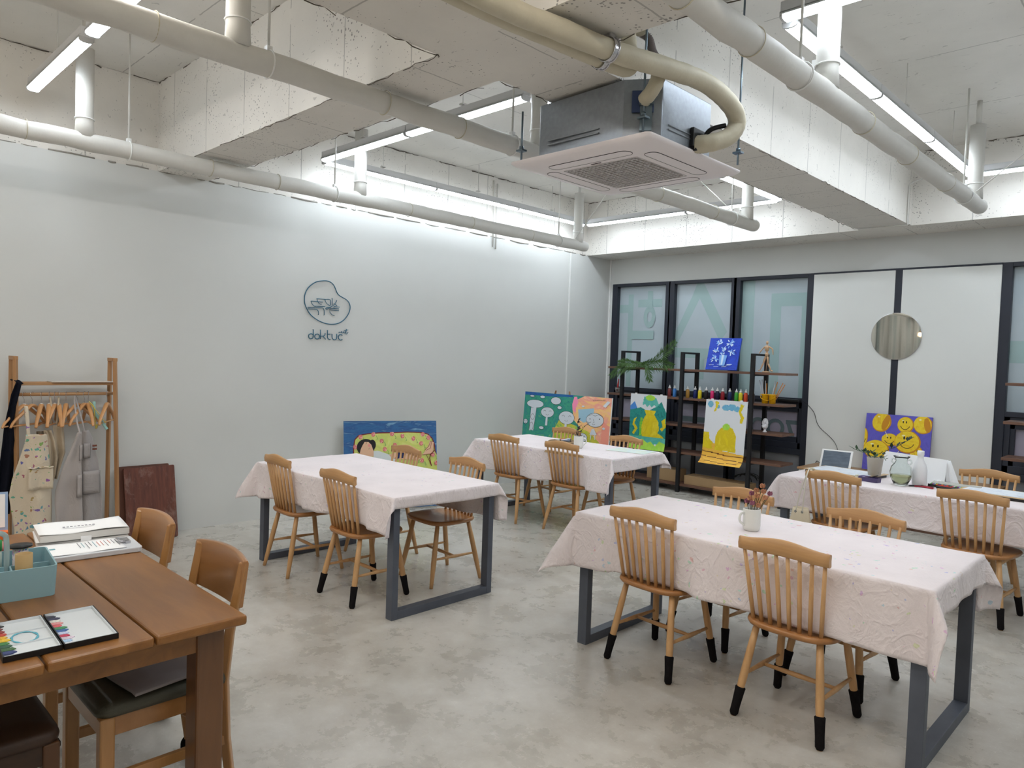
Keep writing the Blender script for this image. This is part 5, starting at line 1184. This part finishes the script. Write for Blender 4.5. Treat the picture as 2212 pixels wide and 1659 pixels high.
for L_, mm_, lb, sd, x_ in ((rws([(938, 174, 185), (955, 168, 185), (975, 159, 185), (1009, 144, 185), (1040, 132, 186), (1071, 122, 186), (1100, 121, 187), (1140, 124, 189), (1165, 124, 189)]), m_grey, 'light grey apron with a side pocket, left of the two grey ones', 21, .39),
                           (rws([(936, 193, 207), (955, 187, 217), (975, 186, 222), (1009, 185, 232), (1045, 185, 238), (1078, 185, 241), (1133, 188, 244), (1165, 188, 244)]), m_grey2, 'grey bib apron with two brown leather tabs, right end of the rack', 23, .35)):
    t = garment('apron', lb, 'apron', L_, x_, mm_, .018, 2, sd, ag, 16, bow=.018)
    r = sd == 23
    strap(t, [(x_, yz(197 if r else 181, 0)[0], yz(0, 937)[1]-.01), (.30, yz(195 if r else 182, 0)[0], 1.03), (.22, yz(190 if r else 184, 0)[0], 1.16), (.19, yz(187, 0)[0], 1.21)], .007, mm_)
    for (pa, qa, pb_, qb, nm) in (((190, 966, 207, 1000, 'chest_pocket'), (189, 1032, 232, 1086, 'front_pocket')) if r else ((176, 968, 184, 1004, 'chest_pocket'), (171, 1038, 184, 1090, 'side_pocket'))):
        y0, z0 = yz(pa, qa); y1, z1 = yz(pb_, qb)
        pk = G().sheet([[(x_+.040+.004*math.sin(i), y0+(y1-y0)*i/6, z0+(z1-z0)*k/5) for i in range(7)] for k in range(6)]).build(nm, mm_, t, solid=.003)
        G().tube([(x_+.046, y0, z0), (x_+.046, y0, z1), (x_+.046, y1, z1), (x_+.046, y1, z0)], .0012, 4).build('stitching', M('stitch_dark', (84, 80, 80), .8), pk)
    if r:
        for q_ in (970, 978): y0, z0 = yz(213, q_); G().box(x_+.034, x_+.042, y0, y0+.030, z0-.014, z0).build('leather_tab', m_leather, t, bevel=.002)
tag(G().tube(smooth_path([(.24, 1.545, 1.165), (.26, 1.575, 1.12), (.27, 1.58, 1.02), (.26, 1.59, .96), (.26, 1.60, .99)]), .010, 6, flat=.2).tube(smooth_path([(.24, 1.545, 1.165), (.27, 1.60, 1.08), (.29, 1.65, 1.0)]), .009, 6, flat=.2).build('yellow_ribbon', M('mustard_ribbon', (196, 176, 84), .7)), 'mustard yellow ribbon looped over a hanger on the right of the rack', 'ribbon')
tag(G().tube(smooth_path([(.24, 1.58, 1.165), (.25, 1.585, 1.08), (.28, 1.63, 1.0), (.29, 1.66, .95)]), .012, 6, flat=.2).build('mint_cloth', M('mint_cloth', (150, 192, 186), .8)), 'mint green cloth strip hanging behind the right grey apron', 'cloth')

# ================================================================== OLD DRAWING BOARDS
m_ob = wood('old_board', (66, 36, 26), (108, 64, 46), 'Z', .6, 9); m_oe = wood('old_board_edge', (120, 92, 60), (146, 116, 80), 'Y')
def worn():
    m, nt, b = base_mat('worn_brown_board'); v = mapping(nt, (7, 7, 4))
    c1 = ramp(nt, noise(nt, mapping(nt, (40, 40, 6)), 1, 4), [(.3, lin((84, 44, 34))), (.7, lin((112, 62, 46)))])
    wr = ramp(nt, noise(nt, v, 1, 8, .75, .4), [(.52, (0, 0, 0)), (.64, (1, 1, 1))])
    nt.links.new(mixc(nt, mth(nt, 'MULTIPLY', wr, .4), c1, lin((160, 136, 124))), b.inputs['Base Color']); b.inputs['Roughness'].default_value = .6; return m
for lb, y0, y1, xt, xb, h, m_ in (('front one of two brown boards leaning on the wall, scuffed face', 1.845, 2.245, .085, .20, .605, worn()), ('rear brown board leaning on the wall, showing at the left of the scuffed one', 1.815, 2.215, .045, .16, .615, m_ob)):
    al = math.atan2(xb-xt, h)
    t = thing('drawing_board', lb, 'board', (xb, (y0+y1)/2, .006), 0, 'brown drawing boards leaning on the left wall', rot=(0, -al, 0))
    T_ = Matrix(((0, 0, 1, 0), (1, 0, 0, 0), (0, 1, 0, 0), (0, 0, 0, 1)))
    G().prism(rr(y1-y0, h, .012, 4, 0, h/2), -.026, -.006, 0, T_).build('panel', m_ob, t); G().prism(rr(y1-y0, h, .012, 4, 0, h/2), -.006, -.001, 0, T_).build('face_sheet', m_, t, bevel=.002)

# ================================================================== MUGS AND FLOWERS
m_mug = M('mug_stoneware', (222, 222, 216), .35, coat=.3); ZC = .7545
def mug(label, x, y, deg, r=.045, h=.115):
    t = thing('mug', label, 'mug', (x, y, ZC), R(deg))
    G().lathe([(.0001, 0), (r*.78, 0), (r*.93, .008), (r, .025), (r, h-.004), (r-.002, h), (r-.005, h), (r-.006, h-.01), (r-.006, .012), (.0001, .01)], 32).build('cup', m_mug, t)
    G().tube(smooth_path([(-r+.003, 0, h*.82), (-r-.018, 0, h*.80), (-r-.028, 0, h*.62), (-r-.024, 0, h*.42), (-r+.003, 0, h*.24)], 5), .0055, 10, flat=1.2).build('handle', m_mug, t)
    return t
mug('white stoneware mug holding dried roses on the front right table', 4.72, 3.42, 62)
m_ds = M('dry_stem', (70, 76, 50), .7); m_rose = M('dry_rose', (186, 130, 96), .7, var=.25, vscale=(90, 90, 90)); m_rosep = M('dry_rose_tip', (150, 90, 110), .7)
fl = thing('dried_flowers', 'small bunch of dried roses in the white mug on the front right table', 'flowers', (4.72, 3.42, ZC+.012)); rnd = random.Random(5)
for i, (dx, dy, h) in enumerate([(-.035, .01, .13), (-.01, -.01, .15), (.02, .01, .165), (-.02, .03, .17), (.035, -.005, .12), (.045, .03, .19), (.07, .05, .18), (.005, .03, .19), (.03, .045, .215), (.01, -.02, .13), (.06, .02, .16)]):
    st = G().tube([(dx*.2, dy*.2, 0), (dx*.5, dy*.5, h*.6), (dx, dy, h)], .0016, 5).build('flower_stem', m_ds, fl); g = G()
    for k in range(9):
        a = k*2.4; r_ = .004+.001*k; c_ = Vector((dx+r_*.8*math.cos(a), dy+r_*.8*math.sin(a), h+.010-.0009*k))
        n_ = Vector((math.cos(a), math.sin(a), 0)); up_ = Vector((0, 0, 1)); sd_ = n_.cross(up_)
        g.add([c_-sd_*.006-up_*.008, c_+sd_*.006-up_*.008, c_+sd_*.008+up_*.004+n_*.003, c_+up_*.010+n_*.006, c_-sd_*.008+up_*.004+n_*.003], [(0, 1, 2, 3, 4)], 0)
    g.ball((dx, dy, h+.004), (.007, .007, .010), 8); g.build('blossom', m_rose if i % 3 else m_rosep, st, solid=.001)
mug('white stoneware mug with dark-leaved twigs on the back left table', 2.03, 5.30, 215, .046, .118)
t = thing('dark_twigs', 'dark maroon-leaved twigs in the mug on the back left table', 'flowers', (2.03, 5.30, ZC+.012)); twig(t, [(0, 0, 0), (.0, .0, .12), (-.02, .0, .20), (-.01, 0, .27)], 14, .045, m_dk, 11); twig(t, [(0, 0, 0), (.02, .0, .13), (.05, .02, .20), (.11, .04, .25)], 9, .035, m_dk, 12); twig(t, [(0, 0, 0), (-.01, 0, .12), (-.03, .0, .16)], 8, .05, m_dg, 13)
tt = thing('woven_trivet', 'round woven trivet tray under paint tubes on the back left table', 'tray', (1.67, 5.49, ZC)); m_wv = M('seagrass', (150, 124, 92), .85, bmp=.8, bscale=220)
g = G()
for k in range(9): g.tube([((.012+.016*k)*math.cos(a), (.012+.016*k)*math.sin(a), .009+.004*(k == 8)) for a in [2*PI*i/32 for i in range(32)]], .009, 6, closed=True)
g.build('woven_coil', m_wv, tt)
proto = None
for i, (dx, dy, a, c, l) in enumerate(((.02, .0, 20, (230, 232, 236), 'white'), (.05, .03, -30, (60, 80, 130), 'blue-labelled'), (-.03, .02, 60, (200, 90, 80), 'red-labelled'), (.08, -.03, 10, (120, 130, 150), 'grey-labelled'), (-.05, -.02, -15, (225, 225, 220), 'crumpled white'), (.01, .06, 80, (190, 200, 210), 'silver'))):
    t = thing('paint_tube', '%s paint tube lying on the round woven tray' % l, 'paint tube', (1.67+dx, 5.49+dy, ZC+.030+.003*(i % 2)), R(a), 'paint tubes on the woven tray')
    G().rings([[(x, y, z) for y, z in ((-w_, -h_), (w_, -h_), (w_*.9, h_), (-w_*.9, h_))] for x, w_, h_ in ((-.045, .012, .001), (-.02, .012, .006), (.02, .010, .010), (.032, .009, .009), (.036, .005, .005))], 0, True).build('tube_body', M('tube_'+l, c, .4), t); G().cyl((.036, 0, 0), (.05, 0, 0), .006, .005, 10).build('cap', m_black, t)
T_ = thing('watercolour_sheet', 'pale turquoise and yellow painted sheet lying on the back left table', 'painting', (2.45, 5.58, ZC+.0015), R(8))
G().box(-.20, .20, -.14, .14, 0, .0012).build('sheet', painterly('paint_pale_wash', [(206, 226, 226), (220, 232, 226), (226, 232, 170)], (5, 5, 5)), T_)

# ================================================================== BACK RIGHT TABLE THINGS
tb = thing('tablet', 'white-framed tablet leaning upright at the far left of the back right table', 'tablet', (4.14, 6.13, ZC+.002), 0, rot=(R(-28), 0, R(6)))
G().box(-.125, .125, -.008, 0, 0, .175).build('tablet_body', m_white, tb, bevel=.006); G().box(-.108, .108, -.0095, -.008, .014, .161).build('screen', M('screen_dim', (96, 108, 122), .15, coat=1, var=.25, vscale=(10, 10, 40)), tb)
G().box(-.03, .03, 0, .09, .0, .006).build('stand_flap', m_white, tb)
def dboard(label, x, y, deg, w=.52, d=.36, sheet=(230, 234, 240), z=0.0):
    t = thing('drawing_board', label, 'board', (x, y, ZC+z), R(deg))
    G().box(-w/2+.01, w/2-.01, -d/2+.01, d/2-.01, 0, .020).build('foam_base', m_black, t); G().box(-w/2, w/2, -d/2, d/2, .020, .026).build('board_panel', m_ply, t, bevel=.001)
    G().box(-w*.46, w*.44, -d*.44, d*.42, .0262, .0275).build('paper_sheet', painterly('sketch_sheet', [(232, 236, 240), (226, 232, 240), (200, 206, 220)], (14, 14, 14)), t)
    for s_ in (-1, 1):
        xc = s_*w*.36
        G().box(xc-.011, xc+.011, -d/2-.010, -d/2+.028, .028, .034).box(xc-.011, xc+.011, -d/2-.010, -d/2-.004, .002, .034).box(xc-.007, xc+.007, -d/2-.014, -d/2+.01, .034, .040).build('ivory_clip', M('ivory_plastic', (232, 228, 206), .4), t, bevel=.001)
    return t
dboard('drawing board with ivory clips behind the grey pot on the back right table', 4.30, 5.93, -8)
dboard('drawing board with a sketched sheet at the right end of the back right table', 5.42, 5.88, -4, .56, .34)
pt = thing('plant_pot', 'pale grey clay pot with eucalyptus on the back right table', 'pot', (4.53, 5.90, ZC+.028))
G().lathe([(.0001, 0), (.046, 0), (.060, .135), (.062, .140), (.055, .140), (.042, .012), (.0001, .01)], 28).build('pot_body', M('clay_grey', (186, 180, 168), .8, bmp=.2, bscale=90), pt)
eu = thing('eucalyptus', 'drooping eucalyptus twigs standing in the grey clay pot', 'twigs', (4.53, 5.90, ZC+.05))
twig(eu, [(0, 0, 0), (-.04, 0, .13), (-.10, .0, .15), (-.17, 0, .17)], 16, .05, m_lv, 21); twig(eu, [(0, 0, 0), (-.02, .03, .13), (-.06, .03, .15)], 8, .05, m_lv, 22); twig(eu, [(0, 0, 0), (.05, 0, .12), (.08, 0, .10)], 7, .035, m_lv, 23); twig(eu, [(0, 0, 0), (.05, .06, .16), (.14, .08, .22), (.24, .10, .30)], 14, .045, m_dg, 24)
bx = thing('pencil_case', 'clear purple plastic case with black pens in front of the grey pot', 'case', (4.555, 5.72, ZC), R(-12))
m_pur = M('purple_clear', (110, 96, 150), .2, trans=.6)
g = G(); shell(g, rr(.15, .07, .008, 3), rr(.145, .065, .006, 3), .035, .003); g.build('case_body', m_pur, bx)
for i, dy in enumerate((-.015, .0, .015)): tag(G().cyl((4.49+.01*i, 5.715+dy, ZC+.012), (4.61, 5.725+dy*.6, ZC+.05), .004, n=8).build('pen', m_black), 'black pen in the purple case, ' + ['nearest', 'middle', 'farthest'][i] + ' of three', 'pen', 'pens in the purple case')
vg = M('vase_glass', (240, 245, 243), .04, trans=1.0, ior=1.3); vs_ = thing('glass_vase', 'round-bellied clear glass vase with two ear handles on the back right table', 'vase', (4.765, 5.74, ZC))
G().lathe([(.0001, 0), (.040, 0), (.046, .006), (.070, .055), (.077, .10), (.068, .14), (.046, .165), (.038, .185), (.045, .205), (.058, .218), (.055, .218), (.042, .205), (.035, .185), (.043, .163), (.064, .138), (.072, .10), (.065, .055), (.042, .012), (.0001, .010)], 36, caps=False).build('vase_body', vg, vs_)
for s_ in (-1, 1): G().tube(smooth_path([(s_*.040, 0, .19), (s_*.062, 0, .195), (s_*.068, 0, .175), (s_*.052, 0, .160)], 5), .005, 8).build('ear_handle', vg, vs_)
G().lathe([(.0001, .0105), (.041, .0125), (.0645, .055), (.0695, .08), (.0001, .08)], 36).build('water', M('vase_water', (206, 206, 160), .02, trans=.85, ior=1.33), vs_)
wb = thing('white_bottle', 'matt white bottle behind the glass vase', 'bottle', (4.86, 5.86, ZC)); G().lathe([(.0001, 0), (.044, 0), (.050, .01), (.050, .12), (.040, .16), (.022, .195), (.020, .225), (.024, .23), (.024, .26), (.019, .262), (.0001, .262)], 28).build('bottle_body', M('matt_white', (232, 232, 234), .7), wb)
# white paper tent / open cover standing behind the vase
t = thing('paper_stand', 'white folded presentation board standing open behind the grey pot', 'paper', (4.72, 6.08, ZC), R(-6))
G().add([(-.24, 0, .0), (.26, 0, 0), (.26, .06, .185), (-.20, .06, .20)], [(0, 1, 2, 3)]).build('front_leaf', m_paper, t, solid=.003); G().add([(-.22, .12, .0), (.27, .12, 0), (.26, .06, .185), (-.20, .06, .20)], [(0, 1, 2, 3)]).build('back_leaf', m_paper, t, solid=.003)
g = G(); gg = [[(.26+.02*i/8+.07*(k/6)*(i/8), .03+.02*math.sin(i), .185-.18*k/6) for i in range(9)] for k in range(7)]; G().sheet(gg).build('curled_flap', m_paper, t, solid=.002)
pb = thing('pastel_box', 'open long box of coloured pastel sticks on the back right table', 'pastel box', (5.075, 5.93, ZC), R(-6))
G().box(-.16, .16, -.055, .0, 0, .010).box(-.16, .16, -.058, -.055, 0, .02).build('tray', m_black, pb); G().box(-.16, .16, .006, .065, .001, .022, 0, Matrix.Rotation(R(12), 4, 'X')).build('lid', M('box_grey', (176, 176, 168), .6), pb, bevel=.002)
cols = [(40, 60, 150), (30, 110, 160), (30, 130, 90), (90, 160, 60), (220, 210, 50), (230, 150, 40), (220, 80, 50), (200, 50, 90), (150, 60, 140), (60, 40, 100), (120, 80, 50), (50, 44, 42), (230, 230, 226), (150, 190, 220)]
for i in range(26):
    c = cols[(i*5+3) % 14]; x = -.15+.012*i
    T_ = M('pastel_%d' % ((i*5+3) % 14), c, .8); NM = ['dark blue', 'sea blue', 'green', 'leaf green', 'yellow', 'orange', 'vermilion', 'magenta', 'purple', 'indigo', 'brown', 'black', 'white', 'pale blue'][(i*5+3) % 14]; tag(G().cyl((5.075+x*math.cos(R(-6))+.0, 5.93+x*math.sin(R(-6))-.052, ZC+.017), (5.075+x*math.cos(R(-6)), 5.93+x*math.sin(R(-6))-.006, ZC+.017), .0048, n=8).build('pastel_stick', T_), '%s pastel stick, %s place from the left in the open box' % (NM, ['1st', '2nd', '3rd'][i] if i < 3 else '%dth' % (i+1)) if i not in (20, 21, 22) else '%s pastel stick, %s place from the left in the open box' % (NM, ['21st', '22nd', '23rd'][i-20]), 'pastel', 'pastel sticks in the open box')
for i, (dx, dy, c, a, l) in enumerate(((0, 0, (150, 30, 50), 30, 'crimson marker'), (.035, -.01, (170, 40, 60), -15, 'red marker'), (-.04, .0, (30, 28, 32), 40, 'black marker'), (.02, .035, (120, 40, 50), -5, 'dark red marker'))):
    tag(G().cyl((-.05, 0, 0), (.045, 0, 0), .0055, n=8).cyl((.045, 0, 0), (.055, 0, 0), .003, .0015, n=6).build('marker_pen', M('marker_'+l, c, .4), loc=(4.90+dx, 5.86+dy-.08, ZC+.006), rot=(0, 0, R(a))), l+' lying right of the glass vase', 'marker')
pc = thing('pen_pouch', 'black pen pouch with brush pens in front of the pastel box', 'pouch', (5.08, 5.80, ZC), R(-6)); G().rings([[(x, y, z) for y, z in rr(w_, h_, .008, 3, 0, .012)] for x, w_, h_ in ((-.09, .03, .016), (-.06, .05, .024), (.06, .05, .024), (.09, .03, .014))], 0, True).build('pouch_body', m_black, pc)
tag(G().cyl((-.055, 0, 0), (.055, 0, 0), .004, n=8).build('red_brush_pen', M('red_cap', (200, 60, 50), .4), loc=(5.04, 5.79, ZC+.030), rot=(0, 0, R(-14))), 'red-capped pen lying on the black pen pouch', 'pen')
# crumpled white tissue near the bottle
rg = []; rnd = random.Random(2)
for k in range(6): rg.append([(4.96+(.045-.006*k)*math.cos(a)*rnd.uniform(.7, 1.3), 6.0+(.03-.004*k)*math.sin(a)*rnd.uniform(.7, 1.3), ZC+.008*k) for a in [2*PI*i/12 for i in range(12)]])
tag(G().rings(rg, 0, False).build('crumpled_tissue', m_paper), 'crumpled white tissue beside the white bottle', 'tissue')
# canvas bag on chair corner
bg = thing('canvas_bag', 'small cream canvas drawstring bag hanging from the chair at the back right table', 'bag', (4.225, 5.262, .50)); m_cv = M('cream_canvas', (224, 210, 184), .9, bmp=.4, bscale=200)
g = G(); g.rings([[(a_*math.cos(t_), b_*math.sin(t_), z) for t_ in [2*PI*i/24 for i in range(24)]] for a_, b_, z in ((.085, .03, -.16), (.088, .038, -.15), (.08, .045, -.05), (.062, .048, .03), (.056, .046, .055), (.052, .042, .055), (.058, .044, .03), (.075, .04, -.05))], 0, True, False)
g.add([(.085*math.cos(2*PI*i/24), .03*math.sin(2*PI*i/24), -.16) for i in range(24)], [tuple(range(23, -1, -1))]); g.build('bag_body', m_cv, bg)
G().tube(smooth_path([(.03, -.045, .03), (.035, -.04, .15), (.035, -.01, .29), (.035, .035, .35)], 5), .0045, 6).tube(smooth_path([(-.02, -.045, .03), (.005, -.03, .18), (.025, .0, .29), (.035, .035, .35)], 5), .0045, 6).build('cord_strap', M('cord_cream', (216, 210, 196), .8), bg)
for x in (-.02, .03): G().tube([(x+.007*math.cos(k*PI/8), -.0475, .03+.007*math.sin(k*PI/8)) for k in range(16)], .002, 5, closed=True).build('eyelet', m_zinc, bg)
